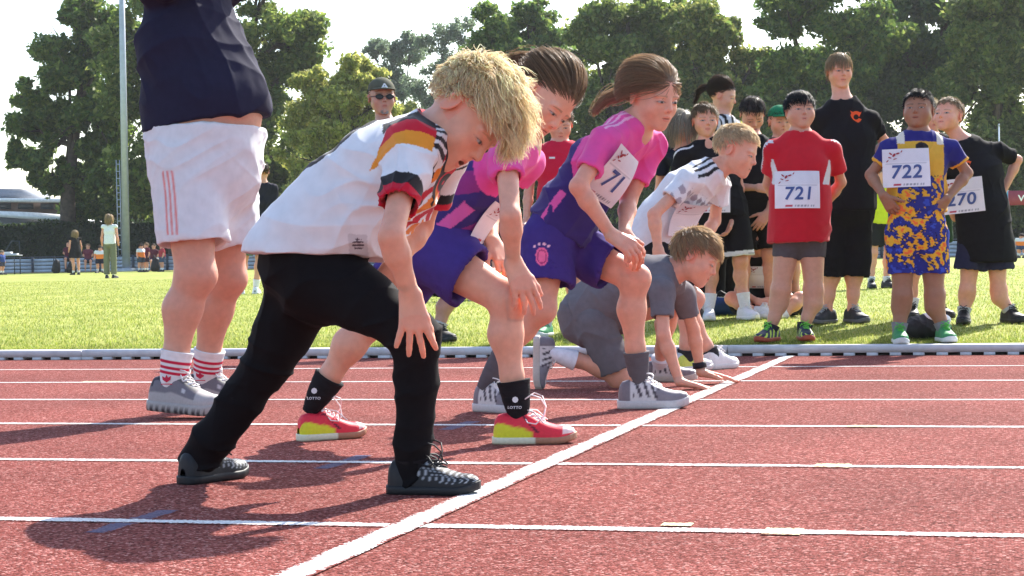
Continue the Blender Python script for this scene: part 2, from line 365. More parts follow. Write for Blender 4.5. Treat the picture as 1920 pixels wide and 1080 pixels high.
class Person:
    def __init__(s, label, J, hh, skin, fwd, up, fat=1.0, size=1.0, torso=None, det=1, group=None, haircol=(.2, .12, .06), brow=None, mouth=0, chub=0, hairline=0., neckr=None, iris=(.10, .12, .10), adult=0.):
        s.adult = adult; s.J = J; s.hh = hh; s.skin = np.asarray(skin, float); s.det = det; s.fat = fat; s.size = size; s.mouth = mouth; s.chub = chub
        s.haircol = np.asarray(haircol, float); s.brow = s.haircol*.7 if brow is None else np.asarray(brow, float); s.hairline = hairline; s.iris = iris
        y = nrm(fwd); z = nrm(up-y*(np.asarray(up)@y)); x = np.cross(y, z); s.HR = np.stack([x, y, z])
        s.root = empty('person'); tag(s.root, label, 'person', group)
        k = size
        s.t = [(.122*k, .09*k), (.108*k, .08*k), (.125*k, .088*k), (.085*k, .06*k)] if torso is None else torso
        s.r = dict(ua=(.0325, .027), fa=(.0285, .0195), th=(.066, .043), ca=(.0425, .0275)); s.r = {a: (b[0]*k*(fat**.5 if a in ('ua', 'fa') else fat), b[1]*k*fat**(.35 if a in ('ca', 'fa', 'ua') else 1)) for a, b in s.r.items()}
        s.neckr = (.0425*k*fat**.5 if neckr is None else neckr)
        s.O = J['pelvis']; s.Z = nrm(J['neck']-J['pelvis']); xx = J['sR']-J['sL']; s.X = nrm(xx-s.Z*(xx@s.Z)); s.Y = np.cross(s.Z, s.X); s.TL = np.linalg.norm(J['neck']-J['pelvis'])
        hx = J['hR']-J['hL']; s.HX = nrm(hx)
        s.h = {0: .02, 1: .012, 2: .009, 3: .008}[det]; s.hf = {0: .014, 1: .0062, 2: .0045, 3: .0036}[det]; s.hfh = {0: .02, 1: .0062, 2: .0042, 3: .0034}[det]
        s.hands = {}
    def tor(s, P):
        q = P-s.O; return q@s.X, q@s.Y, q@s.Z
    def armt(s, P, a):
        A = s.J['s'+a]; B = s.J['e'+a]; ab = B-A; q = P-A; t = (q@ab)/(ab@ab); r = q-t[:, None]*ab; return t, np.linalg.norm(r, axis=1), r
    def legt(s, P, a):
        A = s.J['h'+a]; B = s.J['k'+a]; ab = B-A; q = P-A; t = (q@ab)/(ab@ab); r = q-t[:, None]*ab; return t, np.linalg.norm(r, axis=1), r
    def torso_ops(s, S, e=0.0, k=.03, top=True):
        J = s.J; P = [J['pelvis'], J['waist'], J['chest'], J['neck']-s.Z*.02*s.size]; lat = [s.HX, nrm(s.HX+s.X), s.X, s.X]
        for i in range(3):
            S.es(P[i], P[i+1], nrm(lat[i]+lat[i+1]), s.t[i][0]+e, s.t[i+1][0]+e, s.t[i][1]+e, s.t[i+1][1]+e, k)
        for a in 'LR':
            S.rc(P[3]-s.Z*.015*s.size, J['s'+a], (.045+e)*s.size, s.r['ua'][0]*1.08+e*.8, .04)
    def hand(s, a, d, n, curl=25, spread=6, L=None, thumb=45, tcurl=12):
        s.hands[a] = (nrm(d), n, curl, spread, L, thumb, tcurl)
    def _hand(s, S, a):
        d, n, curl, spread, L, thumb, tcurl = s.hands[a]; W = s.J['w'+a]; L = L or .155*s.size; q = L/.17
        n = nrm(n-d*(n@d)); x = np.cross(d, n)*(1 if a == 'R' else -1)
        pts = [W]
        fx = (.029, .0095, -.0105, -.029); fy = (.086, .09, .086, .077); fl = (.072, .080, .074, .058)
        cu = curl if hasattr(curl, '__len__') else (curl,)*4
        for i in range(4):
            B = W+(x*fx[i]+d*fy[i]-n*.002)*q
            S.rc(W+x*fx[i]*.55*q, B, .0145*q, .0105*q, .014*q)
            ang = math.radians(spread)*(1.5-i)/1.5; c0 = math.radians(cu[i]); p = B; rr = [.0098, .0088, .0080, .0068]
            acc = c0*.6
            for j, fr in enumerate((.44, .31, .25)):
                f2 = d*math.cos(ang)+x*math.sin(ang); dv = f2*math.cos(acc)+n*math.sin(acc); p2 = p+dv*fl[i]*fr*q
                S.rc(p, p2, rr[j]*q, rr[j+1]*q, .003*q); p = p2; acc += c0; pts.append(p)
        th = math.radians(thumb); p = W+(x*.018+d*.024+n*.004)*q; dv = x*math.sin(th)+d*math.cos(th)
        for j, (ln, r0, r1) in enumerate(((.042, .015, .0115), (.032, .0112, .0098), (.026, .0096, .0075))):
            dj = nrm(dv*math.cos(math.radians(tcurl)*j)+n*math.sin(math.radians(tcurl)*j)+d*.25*j); p2 = p+dj*ln*q; S.rc(p, p2, r0*q, r1*q, .006*q); p = p2; pts.append(p)
        pts = np.array(pts); return pts.min(0)-.016*q, pts.max(0)+.016*q
    def body(s, feet=True, extra=None):
        J = s.J; S = SDF(); r = s.r
        s.torso_ops(S)
        if extra: extra(S)
        Rm = s.HR; hb = J['head']+(V(0, -.07, -.22)*s.hh)@Rm
        S.rc(J['neck']-s.Z*.01, hb, s.neckr*1.1, s.neckr, .05)
        for a in 'LR':
            sh, el, wr = J['s'+a], J['e'+a], J['w'+a]
            S.rc(sh, el, r['ua'][0], r['ua'][1], .03); m = el+(wr-el)*.28
            S.rc(el, m, r['ua'][1]*.97, r['fa'][0], .02); S.rc(m, wr, r['fa'][0], r['fa'][1], .02)
            hp, kn, an = J['h'+a], J['k'+a], J['a'+a]
            S.rc(hp, kn, r['th'][0], r['th'][1], .04); 
            ax = nrm(an-kn); bk = hp-kn; pr = bk-ax*(bk@ax); back = nrm(np.cross(np.cross(nrm(hp-kn), nrm(an-kn)), nrm(an-kn))) if np.linalg.norm(np.cross(nrm(hp-kn), nrm(an-kn))) > .12 else -nrm(J.get('f'+a, s.Y)-ax*(J.get('f'+a, s.Y)@ax))
            if back@J.get('f'+a, s.Y) > .3: back = -back
            S.sp(kn-back*.006*s.size, r['th'][1]*.97, .03); S.sp(kn-back*r['th'][1]*.62+nrm(hp-kn)*.004, r['th'][1]*.52, .018*s.size)
            m = kn+(an-kn)*.32+back*.014*s.size; lo = kn+(an-kn)*.72+back*.003
            S.rc(kn, m, r['th'][1]*.9, r['ca'][0], .03); S.rc(m, lo, r['ca'][0], r['ca'][1]*1.08, .03); S.rc(lo, an, r['ca'][1]*1.05, r['ca'][1]*.86, .03)
            if feet:
                S.rc(an, an-nrm(kn-an)*.03*s.size, r['ca'][1]*.86, .020*s.size, .02)
        boxes = []
        add_head(S, J['head'], Rm, s.hh, s.mouth, s.chub, s.adult); c = J['head']; e = .64*s.hh
        boxes.append((c-e, c+e, s.hf))
        for a in s.hands:
            lo, hi = s._hand(S, a); boxes.append((lo, hi, s.hfh))
        s.S = S
        lo, hi = S.bbox(); lo -= 2*s.h; hi += 2*s.h
        v, q = surface_nets(S.grid(lo, hi, s.h), lo, s.h)
        cen = v[q].mean(1); keep = np.ones(len(q), bool)
        for b in boxes: keep &= ~np.all((cen > b[0]) & (cen < b[1]), axis=1)
        v, q = compact(v, q[keep])
        if s.det >= 2: v, q = catmull(v, q)
        Vs = [v]; Qs = [q]; n = len(v)
        for i, b in enumerate(boxes):
            h = b[2]; v2, q2 = surface_nets(S.grid(b[0]-2*h, b[1]+2*h, h), b[0]-2*h, h)
            cen = v2[q2].mean(1); e = s.h*.6; k2 = np.all((cen > b[0]-e) & (cen < b[1]+e), axis=1)
            for j, b2 in enumerate(boxes):
                if j < i: k2 &= ~np.all((cen > b2[0]) & (cen < b2[1]), axis=1)
            if not k2.any(): continue
            v2, q2 = compact(v2, q2[k2])
            if s.det >= 2 and i == 0: v2, q2 = catmull(v2, q2)
            Vs.append(v2); Qs.append(q2+n); n += len(v2)
        v = np.concatenate(Vs); q = np.concatenate(Qs)
        C = np.tile(s.skin, (len(v), 1)); red = s.skin*V(1.05, .74, .70)
        for nm, rad in (('kL', .05), ('kR', .05), ('eL', .035), ('eR', .035)):
            g = np.exp(-(np.linalg.norm(v-J[nm], axis=1)/(rad*1.2*s.size))**2)[:, None]*.45; C = C*(1-g)+red*g
        for a in s.hands:
            W = J['w'+a]; g = np.clip((np.linalg.norm(v-(W+s.hands[a][0]*.12*s.size), axis=1) < .075*s.size)*.35, 0, 1)[:, None]; C = C*(1-g)+red*g
        mo = np.clip(wave(v, 30, 3), -1, 1)[:, None]*.05; C = C*(1+mo*V(.3, 1, 1))
        loc = ((v-J['head'])@Rm.T)/s.hh; hm = np.nonzero(np.all(np.abs(loc) < .62, axis=1))[0]
        Ch = C[hm]; head_paint(loc[hm], Ch, s.skin, s.haircol, s.brow, s.iris, s.mouth, s.hairline); C[hm] = Ch
        s.bodyo = mkobj('body', v, q, M_SKIN, s.root, np.clip(C, 0, 1))
        return s
    def cloth(s, name, S, colfn, cc=0, h=None, amp=.003, freq=38, seed=1, mat=None, aniso=None, foldfn=None):
        h = h or s.h; v, q = sdf_mesh(S, h, cc); n = vnormals(v, q)
        d = amp*.9*wave(v, freq, seed, 5, aniso)+amp*1.1*ridges(v, freq*.85, seed, 4, aniso)+amp*.25*wave(v, freq*3, seed+5, 4)
        if foldfn is not None: d = d+foldfn(v)
        v = v+n*d[:, None]
        C = colfn(v) if callable(colfn) else np.tile(np.asarray(colfn, float), (len(v), 1))
        o = mkobj(name, v, q, mat or M_CLOTH, s.root, C); o['_'] = 0; del o['_']
        return o
    def shirt(s, colfn, e=.014, sleeve=.62, hem=.0, hemp=None, hemn=None, flare=.006, cc=0, h=None, amp=.003, seed=1, mat=None, neck=.012, low=.06, extra=None, foldfn=None, name='shirt', sl_e=.012, vneck=0, belly=0, freq=34):
        J = s.J; S = SDF(); s.torso_ops(S, e)
        A = J['pelvis']-s.Z*low
        S.es(A, J['waist'], nrm(s.HX+s.X), s.t[0][0]+e+flare, s.t[1][0]+e+flare*.5, s.t[0][1]+e+flare+belly*.5, s.t[1][1]+e+flare*.5+belly, .04)
        bores = []
        for a in 'LR':
            sh, el = J['s'+a], J['e'+a]
            if sleeve <= 1: end = sh+(el-sh)*sleeve
            else: end = el+(J['w'+a]-el)*(sleeve-1); S.rc(sh, el, s.r['ua'][0]+e, s.r['ua'][1]+sl_e, .03); sh = el
            r1 = s.r['ua'][0]+sl_e+.006; S.fc(sh, end, s.r['ua'][0]+e+.004, r1, .035); bores.append((end-nrm(end-sh)*.03, end+nrm(end-sh)*.05, r1-max(.010, 1.9*(h or s.h))))
        if extra: extra(S)
        for b in bores: S.fc(b[0], b[1], b[2], b[2], 0, 's')
        hb = J['head']+(V(0, -.07, -.22)*s.hh)@s.HR; nd = nrm(hb-J['neck'])
        S.rc(J['neck']-s.Z*.0+nd*.01, J['neck']+nd*.14, s.neckr+neck, s.neckr+neck+.05, .012, 's')
        if vneck: S.rc(J['neck']+s.Y*.03-s.Z*vneck, J['neck']+s.Y*.12+s.Z*.02, .012, .05, .01, 's')
        hp = J['pelvis']-s.Z*hem if hemp is None else hemp; hn = -s.Z if hemn is None else hemn
        S.pl(hp, hn)
        hn = nrm(hn)
        s.shirtS = S
        o = s.cloth(name, S, colfn, cc, h, amp, freq, seed, mat, None, foldfn); s.shirto = o; return o
    def shorts(s, colfn, e=.014, hem=.75, flare=.02, cc=0, h=None, amp=.003, seed=2, mat=None, top=.0, name='shorts', foldfn=None, sx=None, kx=1., extra=None, wall=.011):
        """hem: 0..1 along the thigh, 1..2 along the shin"""
        J = s.J; S = SDF()
        S.es(J['pelvis']-s.Z*.02, J['pelvis']+(J['waist']-J['pelvis'])*.7, s.HX, s.t[0][0]+e, s.t[1][0]+e, s.t[0][1]+e, s.t[1][1]+e, .03)
        bores = []
        for i, a in enumerate('LR'):
            hp, kn, an = J['h'+a], J['k'+a], J['a'+a]; r0 = s.r['th'][0]+e
            hm = hem[i] if hasattr(hem, '__len__') else hem
            fl = flare[i] if hasattr(flare, '__len__') else flare
            if hm <= 1:
                end = hp+(kn-hp)*hm; r1 = s.r['th'][0]+(s.r['th'][1]-s.r['th'][0])*hm+e+fl; S.fc(hp, end, r0, r1, .035, sx=sx, kx=kx); d = nrm(kn-hp)
            else:
                end = kn+(an-kn)*(hm-1); S.rc(hp, kn, r0, s.r['th'][1]+e+fl*.5, .03); r1 = s.r['ca'][0]*(2-hm)+s.r['ca'][1]*(hm-1)+e+fl; S.fc(kn, end, s.r['th'][1]+e+fl*.5, r1, .03); d = nrm(an-kn)
            bores.append((end-d*.035, end+d*.05, r1-max(wall, 1.9*(h or s.h))))
        if extra: extra(S)
        for b in bores: S.fc(b[0], b[1], b[2], b[2], 0, 's', sx=sx, kx=kx)
        o = s.cloth(name, S, colfn, cc, h, amp, 30, seed, mat or M_DARK, None, foldfn); s.shortso = o; s.shortsS = S; return o
    def sock(s, a, height, col, e=.005, colfn=None):
        J = s.J; an = J['a'+a]; kn = J['k'+a]; d = nrm(kn-an); low = an-d*.058*s.size+J['f'+a]*.012*s.size
        L = height; n = 14 if s.det < 2 else 56; pts = []; rad = []
        for i in range(n+1):
            t = i/n; p = low+(an+d*L-low)*t; pts.append(p)
            rr = float(np.interp(t, [0, .25, .5, 1], [s.r['ca'][1]*.76, s.r['ca'][1]*.92+e*.6, s.r['ca'][1]*1.04+e+.001, s.r['ca'][1]*1.24+e+.005])); rad.append(rr*(1+.010*math.sin(t*34)+.006*math.sin(t*90)))
        v, f = tube_mesh(pts, rad, 20 if s.det >= 2 else 12)
        t = np.repeat(np.arange(n+1)/n, 20 if s.det >= 2 else 12)
        C = np.tile(np.asarray(col, float), (len(v), 1)) if colfn is None else colfn(t, v)
        fl = [len(q) for q in f]; return mkobj('sock', v, [i for q in f for i in q], M_DARK, s.root, C, True, fl)
    def shoe(s, a, L, style, heel=None, fwd=None, up=None, drop=.0):
        J = s.J; f = nrm(J['f'+a] if fwd is None else fwd); u = V(0, 0, 1) if up is None else up; u = nrm(u-f*(f@u)); r = np.cross(f, u)
        H = heel if heel is not None else J['a'+a]-f*.27*L-u*(.075*s.size)
        if heel is not None and up is None:                                # the foot sits under the ankle
            q0 = J['a'+a]-nrm(V(f[0], f[1], 0))*.27*L; H = V(q0[0], q0[1], heel[2]+SLOPE*(heel[1]-q0[1])*(heel[1] < YK))
        st = dict(upper=rgb(60, 60, 62), sole=rgb(225, 222, 215), lace=rgb(235, 235, 235), sh=.024, high=1.0, fn=None, solefn=None, wid=1.0); st.update(style); q = L/.24
        nt_, na = (64, 37) if s.det >= 2 else (18, 15)
        T = np.linspace(0, 1, nt_); T = .5-.5*np.cos(T*math.pi); wl = np.interp(T, [0, .02, .06, .14, .3, .5, .68, .82, .93, .98, 1], [.25, .58, .78, .90, .88, .88, 1, .95, .72, .45, .2])*.185*L*st['wid']
        hl = np.interp(T, [0, .02, .06, .14, .28, .36, .42, .55, .68, .8, .9, .97, 1], [.026, .054, .068, .074, .070, .082, .074, .056, .043, .035, .029, .018, .006])*q*st['high']
        toe = .014*q*np.clip((T-.75)/.25, 0, 1)**2
        v = []; tt = []; ff = []; ss = []
        for i in range(nt_):
            for j in range(na):
                ph = math.pi*j/(na-1); cx = math.cos(ph); sz = math.sin(ph)
                lean = 1-.07*sz if T[i] < .5 else 1
                x = wl[i]*math.copysign(abs(cx)**.75, cx)*lean; z = st['sh']-.004+toe[i]+hl[i]*abs(sz)**.75
                v.append(H+f*(T[i]*L)+r*x+u*z); tt.append(T[i]); ff.append(sz); ss.append(cx)
        F = [(i*na+j, (i+1)*na+j, (i+1)*na+j+1, i*na+j+1) for i in range(nt_-1) for j in range(na-1)]
        v = np.array(v); tt = np.array(tt); ff = np.array(ff); ss = np.array(ss)
        C = np.tile(np.asarray(st['upper'], float), (len(v), 1))
        if st['fn'] is not None: C = st['fn'](C, tt, ff, ss)
        o = mkobj('shoe', v, np.array(F), M_SHOE, s.root, C)
        m = MB(); vv = []; faces = []; n2 = 2*nt_; levels = [(0.0, .96), (.25, 1.05), (.8, 1.07), (1.0, 1.0)]
        for lz, wsc in levels:
            for sgn in (1, -1):
                for i in (range(nt_) if sgn > 0 else range(nt_-1, -1, -1)):
                    yy = (T[i]-.5)*(1+.035*wsc)+.5
                    vv.append(H+f*(yy*L)+r*(wl[i]*wsc*sgn)+u*(toe[i]*(1 if lz > 0 else 1)+st['sh']*lz+(.008*q*(1-T[i])**3 if 0 else 0)))
        for l in range(len(levels)-1):
            for i in range(n2): faces.append((l*n2+i, l*n2+(i+1) % n2, (l+1)*n2+(i+1) % n2, (l+1)*n2+i))
        for i in range(nt_-1):
            a0 = i; b0 = n2-1-i; faces.append((a0, b0, b0-1, a0+1)); k = 3*n2; faces.append((k+a0, k+a0+1, k+b0-1, k+b0))
        vv = np.array(vv); SCol = np.tile(np.asarray(st['sole'], float), (len(vv), 1))
        if st['solefn'] is not None: SCol = st['solefn'](SCol, np.clip(((vv-H)@f)/L, 0, 1), ((vv-H)@u)/st['sh'])
        so = mkobj('sole', vv, [i for q_ in faces for i in q_], M_SHOE, o, SCol, True, [len(q_) for q_ in faces])
        if st['lace'] is not None and s.det >= 1:
            lm = MB(); nl = 5
            for i in range(nl):
                t = .36+.06*i; hh_ = np.interp(t, T, hl)+st['sh']-.003; ww = np.interp(t, T, wl)*.45
                c = H+f*(t*L)+u*(hh_+.0015); lm.tube([c-r*ww-u*.006*q+f*.006, c+u*.001, c+r*ww-u*.006*q-f*.006], .0027*q, 5)
                if i < nl-1: lm.tube([c+r*ww-u*.006*q-f*.004, c+f*.012+u*.001, c-r*ww-u*.006*q+f*.02], .0025*q, 5)
            c = H+f*(.36*L)+u*(np.interp(.36, T, hl)+st['sh'])
            bow = st.get('bow', 1.0)
            for sg in (-1, 1):
                lp = [c+(r*sg*(.022*math.sin(w_))+f*(.018*(1-math.cos(w_)))+u*(.012*math.sin(w_)*bow))*q*bow for w_ in np.linspace(0, math.pi*1.9, 9)]; lm.tube(lp, .0022*q, 5)
                lm.tube([c, c+(r*sg*.02+f*.02-u*.004)*q*bow, c+(r*sg*.032+f*.035-u*.02)*q*bow], .0022*q, 5)
            lm.build('laces', M_PLAIN, o, True, st['lace'])
        return o
    # ---- hair
    def hair(s, n=900, length=.28, style='short', lift=.35, grav=.12, curl=.12, rad=.0013, ns=6, seed=1, crown=(0, -.30, .42), fringe=0., var=.3, tie=(0, -.52, .12), clump=.5, nclump=60, cap=True, hl=None, poof=0., fly=.05, col=None, tail=None, lenfn=None, wildlift=.5):
        r = np.random.default_rng(seed); hc = s.haircol if col is None else np.asarray(col, float); hl = s.hairline if hl is None else hl
        R = s.HR; g = R@V(0, 0, -1.0)
        d = r.normal(size=(n*5, 3)); d /= np.linalg.norm(d, axis=1)[:, None]; d = d[hair_region(d, hl+.07*r.normal(size=len(d)))][:n]; n = len(d)
        pos = CR_C+CR_R*d; nor = d/CR_R; nor /= np.linalg.norm(nor, axis=1)[:, None]
        def flow(p, q):
            if style == 'tail': f = V(*tie)-p
            else: f = p-V(*crown); f = f/(np.linalg.norm(f, axis=1)[:, None]+1e-6); f = f+V(0, fringe, 0)
            f = f-q*np.sum(f*q, 1)[:, None]; return f/(np.linalg.norm(f, axis=1)[:, None]+1e-6)
        ln = length*(1-var+2*var*r.random(n))
        if lenfn is not None: ln = ln*lenfn(d)
        if style == 'tail': ln = np.linalg.norm(pos-V(*tie), axis=1)*(.98+.06*r.random(n))
        wild = (r.random(n) < fly) & (d[:, 1] < .45)
        li = lift*(.6+.8*r.random(n)); li[wild] = lift*1.3+wildlift*r.random(wild.sum())
        if style == 'tail': ln[wild] *= .5+.4*r.random(wild.sum())
        dr = nor*li[:, None]+flow(pos, nor); dr /= np.linalg.norm(dr, axis=1)[:, None]
        kmin = 1.04+poof+.05*r.random(n)
        pts = [pos.copy()]; cph = r.random((n, 3))*6.28; cfr = 5+6*r.random((n, 3))
        for i in range(ns):
            q = (pos-CR_C)/CR_R; q = q/CR_R; q /= np.linalg.norm(q, axis=1)[:, None]
            t = (i+1)/ns; cn = np.sin(cph+cfr*t*1.5)*curl*(1+1.5*wild)[:, None]
            w = (.12 if style != 'tail' else .9)*np.where(wild, .3, 1)[:, None]
            dr = dr+flow(pos, q)*w+g*(grav*t)+cn; dr /= np.linalg.norm(dr, axis=1)[:, None]
            pos = pos+dr*(ln/ns)[:, None]; qq = (pos-CR_C)/CR_R; k = np.linalg.norm(qq, axis=1)
            km = np.minimum(kmin, 1.0+.3*t+.02) ; push = (k < km); pos[push] = (CR_C+(pos-CR_C)*(km/k)[:, None])[push]
            pts.append(pos.copy())
        pts = np.stack(pts, 1)                                            # n, ns+1, 3
        if clump > 0:
            lead = r.integers(0, n, nclump); dist = np.linalg.norm(d[:, None]-d[lead][None], axis=2); own = lead[np.argmin(dist, 1)]
            tt = (np.linspace(0, 1, ns+1)**1.3)[None, :, None]*clump*np.where(wild, .1, 1)[:, None, None]
            off = (r.normal(size=(n, 1, 3))*.012)
            pts = pts*(1-tt)+(pts[own]+off)*tt
        sc = np.where(r.random(n) < .5, 1, 1)
        colr = hc[None]*(.7+.5*r.random(n))[:, None]*(1+.12*r.normal(size=(n, 1))*V(1, .8, .5))
        if tail is not None:                                              # pony tail: local control points
            m = tail.get('n', 250); cp = np.array(tail['pts'], float); tt = np.linspace(0, 1, ns+1); base = np.stack([np.interp(tt, np.linspace(0, 1, len(cp)), cp[:, i]) for i in range(3)], 1)
            rr_ = np.interp(tt, [0, .15, .5, 1], [.3, .8, 1, .5])*tail.get('r', .07)
            o = r.normal(size=(m, 1, 3))*.6; wob = np.sin(tt[None, :, None]*6+r.random((m, 1, 3))*6)*.2
            tp = base[None]+(o+wob)*rr_[None, :, None]; tp[:, 0] = base[0]+o[:, 0]*.02
            pts = np.concatenate([pts, tp]); colr = np.concatenate([colr, hc[None]*(.75+.6*r.random(m))[:, None]*V(1, 1, 1)]); n = len(pts)
        W = s.J['head']+(pts*s.hh)@R
        # three-sided tubes
        tg = np.gradient(W, axis=1); tg /= np.linalg.norm(tg, axis=2)[:, :, None]+1e-9
        ref = np.tile(V(.31, .52, .79), (n, 1, 1)); a = np.cross(tg, ref); a /= np.linalg.norm(a, axis=2)[:, :, None]+1e-9; b = np.cross(tg, a)
        rr_ = rad*np.interp(np.linspace(0, 1, ns+1), [0, .5, 1], [.9, 1, .35])[None, :, None]
        v = np.stack([W+rr_*(a*math.cos(x)+b*math.sin(x)) for x in (0, 1.5708, 3.1416, 4.7124)], 2).reshape(-1, 3)
        base = (np.arange(n)*(ns+1)*4)[:, None, None, None]+(np.arange(ns)*4)[None, :, None, None]; kk = np.arange(4)
        q = base+np.stack([kk, (kk+1) % 4, (kk+1) % 4+4, kk+4], 1)[None, None]; q = q.reshape(-1, 4)
        C = np.repeat(colr, (ns+1)*4, 0)
        if cap:
            nu, nv = 40, 26; us = np.linspace(0, 2*math.pi, nu, endpoint=False); vs_ = np.linspace(-1.3, 1.5707, nv)
            D = np.array([[math.cos(b_)*math.cos(a_), math.cos(b_)*math.sin(a_), math.sin(b_)] for b_ in vs_ for a_ in us])
            reg = hair_region(D, hl+.13); amp = 1.035+poof*.7+.02*np.sin(D[:, 0]*23+D[:, 1]*17)*np.sin(D[:, 2]*19)
            cv = s.J['head']+((CR_C+CR_R*D*amp[:, None])*s.hh)@R
            cq = np.array([(i*nu+j, i*nu+(j+1) % nu, (i+1)*nu+(j+1) % nu, (i+1)*nu+j) for i in range(nv-1) for j in range(nu)])
            cq = cq[reg[cq].all(1)]; q = np.concatenate([q, cq+len(v)]); v = np.concatenate([v, cv]); C = np.concatenate([C, np.tile(hc*.85, (len(cv), 1))])
            v, q2 = v, q; u_, inv = np.unique(q2, return_inverse=True); v = v[u_]; C = C[u_]; q = inv.reshape(q2.shape)
        o = mkobj('hair', v, q, M_HAIR, s.root, np.clip(C, 0, 1), False); s.hairo = o; return o
    # ---- flat things pinned to the clothes
    def patch(s, name, S, C, right, up, w, h, mat, colfn, parent=None, nx=14, ny=14, off=.006, stiff=3, n=None):
        right = nrm(right); up = nrm(up-right*(up@right)); n = np.cross(right, up) if n is None else n
        gx, gy = np.meshgrid(np.linspace(-.5, .5, nx), np.linspace(-.5, .5, ny), indexing='xy'); P0 = C+gx.reshape(-1, 1)*w*right+gy.reshape(-1, 1)*h*up
        t = np.full(len(P0), .30); 
        for _ in range(40): t = t-np.clip(S(P0+n*t[:, None], .35), -.05, .05)*.8
        lim = np.median(t); t = np.clip(t, lim-.05, lim+.05); T = t.reshape(ny, nx)
        A_ = np.stack([np.ones(len(t)), gx.ravel(), gy.ravel(), gx.ravel()**2, gy.ravel()**2, gx.ravel()*gy.ravel()], 1); cf = np.linalg.lstsq(A_, t, rcond=None)[0]; fit = A_@cf
        fit = fit+np.percentile(t-fit, 98)+.0025*wave(P0, 30, 4); T = fit.reshape(ny, nx)
        P = P0+n*(T.reshape(-1, 1)+off); P = P.reshape(ny, nx, 3)
        def at(u_, v_, lift=0):
            x = np.clip(u_, 0, .9999)*(nx-1); y = np.clip(v_, 0, .9999)*(ny-1); i = x.astype(int); j = y.astype(int); fx = (x-i)[:, None]; fy = (y-j)[:, None]
            return (P[j, i]*(1-fx)*(1-fy)+P[j, i+1]*fx*(1-fy)+P[j+1, i]*(1-fx)*fy+P[j+1, i+1]*fx*fy)+n*lift
        gu, gv = np.meshgrid(np.linspace(0, 1, 40), np.linspace(0, 1, 40), indexing='xy'); gu = gu.ravel(); gv = gv.ravel()
        v = at(gu, gv); v2 = v-n*.0015; q = np.array([(j*40+i, j*40+i+1, (j+1)*40+i+1, (j+1)*40+i) for j in range(39) for i in range(39)])
        Cc = colfn(gu, gv) if callable(colfn) else np.tile(colfn, (len(v), 1))
        o = mkobj(name, np.concatenate([v, v2]), np.concatenate([q, q[:, ::-1]+1600]), mat, parent or s.root, np.concatenate([Cc, Cc])); return o, at
    def bib(s, num, C, right, up, w=.235, h=.20, numh=.36, nx0=.5, ny0=.40, S=None, size=None, n=None):
        def colfn(u_, v_):
            c = np.tile(rgb(236, 232, 236), (len(u_), 1)); top = v_ > .66; c[top] = rgb(224, 222, 228)
            m = (u_ > .06) & (u_ < .94) & (v_ > .60) & (v_ < .625); c[m] = rgb(200, 198, 205)
            m = (u_ > .22) & (u_ < .36) & (v_ > .045) & (v_ < .095); c[m] = rgb(190, 50, 70)
            m = (u_ > .42) & (u_ < .86) & (v_ > .05) & (v_ < .09) & (np.sin(u_*160) > -.3); c[m] = rgb(150, 150, 158)
            return c
        o, at = s.patch('race_bib', S or s.shirtS, C, right, up, w, h, M_PAPER, colfn, off=.008, n=n)
        asp = w/h
        if num:
          tv, tf, tl = text_mesh(num)
          tw = tv[:, 0].max()-tv[:, 0].min(); th = tv[:, 1].max()-tv[:, 1].min(); sc = min(numh/th, .82/(tw/asp))
          uu = nx0+(tv[:, 0]-(tv[:, 0].max()+tv[:, 0].min())/2)*sc/asp; vv = ny0+(tv[:, 1]-(tv[:, 1].max()+tv[:, 1].min())/2)*sc
          tn = mkobj('bib_number', at(uu, vv, .0045), tf, M_PLAIN, o, np.tile(rgb(70, 88, 140), (len(tv), 1)), False, tl)
        # the small red runner drawn in the corner: a few leaf-shaped strokes
        mb = MB()
        def blob(cx, cy, a, b, ang, colr=None):
            k = 9; t = np.linspace(0, 2*math.pi, k, endpoint=False); x = a*np.cos(t); y = b*np.sin(t); ca, sa = math.cos(ang), math.sin(ang)
            mb.add(at(cx+(x*ca-y*sa)/asp, cy+(x*sa+y*ca), .004), [tuple(range(k))])
        for cx, cy, a, b, g in ((.24, .84, .055, .03, .9), (.17, .88, .05, .02, 2.4), (.32, .88, .05, .022, .3), (.15, .78, .045, .016, -.4), (.10, .69, .04, .013, .8), (.40, .93, .035, .014, 1.0), (.26, .74, .05, .012, .2)): blob(cx, cy, a, b, g)
        mb.build('bib_emblem', M_PLAIN, o, False, rgb(150, 45, 60))
        return o, at
_txt = {}
def text_mesh(t, bold=.02, shear=.12):
    if (t, bold) in _txt: return _txt[(t, bold)]
    c = bpy.data.curves.new('lettering', 'FONT'); c.body = t; c.offset = bold; c.shear = shear; c.resolution_u = 4; c.space_character = 1.08
    o = bpy.data.objects.new('lettering', c); COL.objects.link(o); bpy.context.view_layer.update()
    me = bpy.data.meshes.new_from_object(o.evaluated_get(bpy.context.evaluated_depsgraph_get()))
    v = np.array([p.co[:2] for p in me.vertices]); f = []; fl = []
    for p in me.polygons: f.extend(p.vertices); fl.append(len(p.vertices))
    bpy.data.objects.remove(o); bpy.data.curves.remove(c); bpy.data.meshes.remove(me)
    _txt[(t, bold)] = (v, f, fl); return _txt[(t, bold)]
def pxJ(D, d):
    return {k: U(v[0], v[1], D+(v[2] if len(v) > 2 else 0)) for k, v in d.items()}
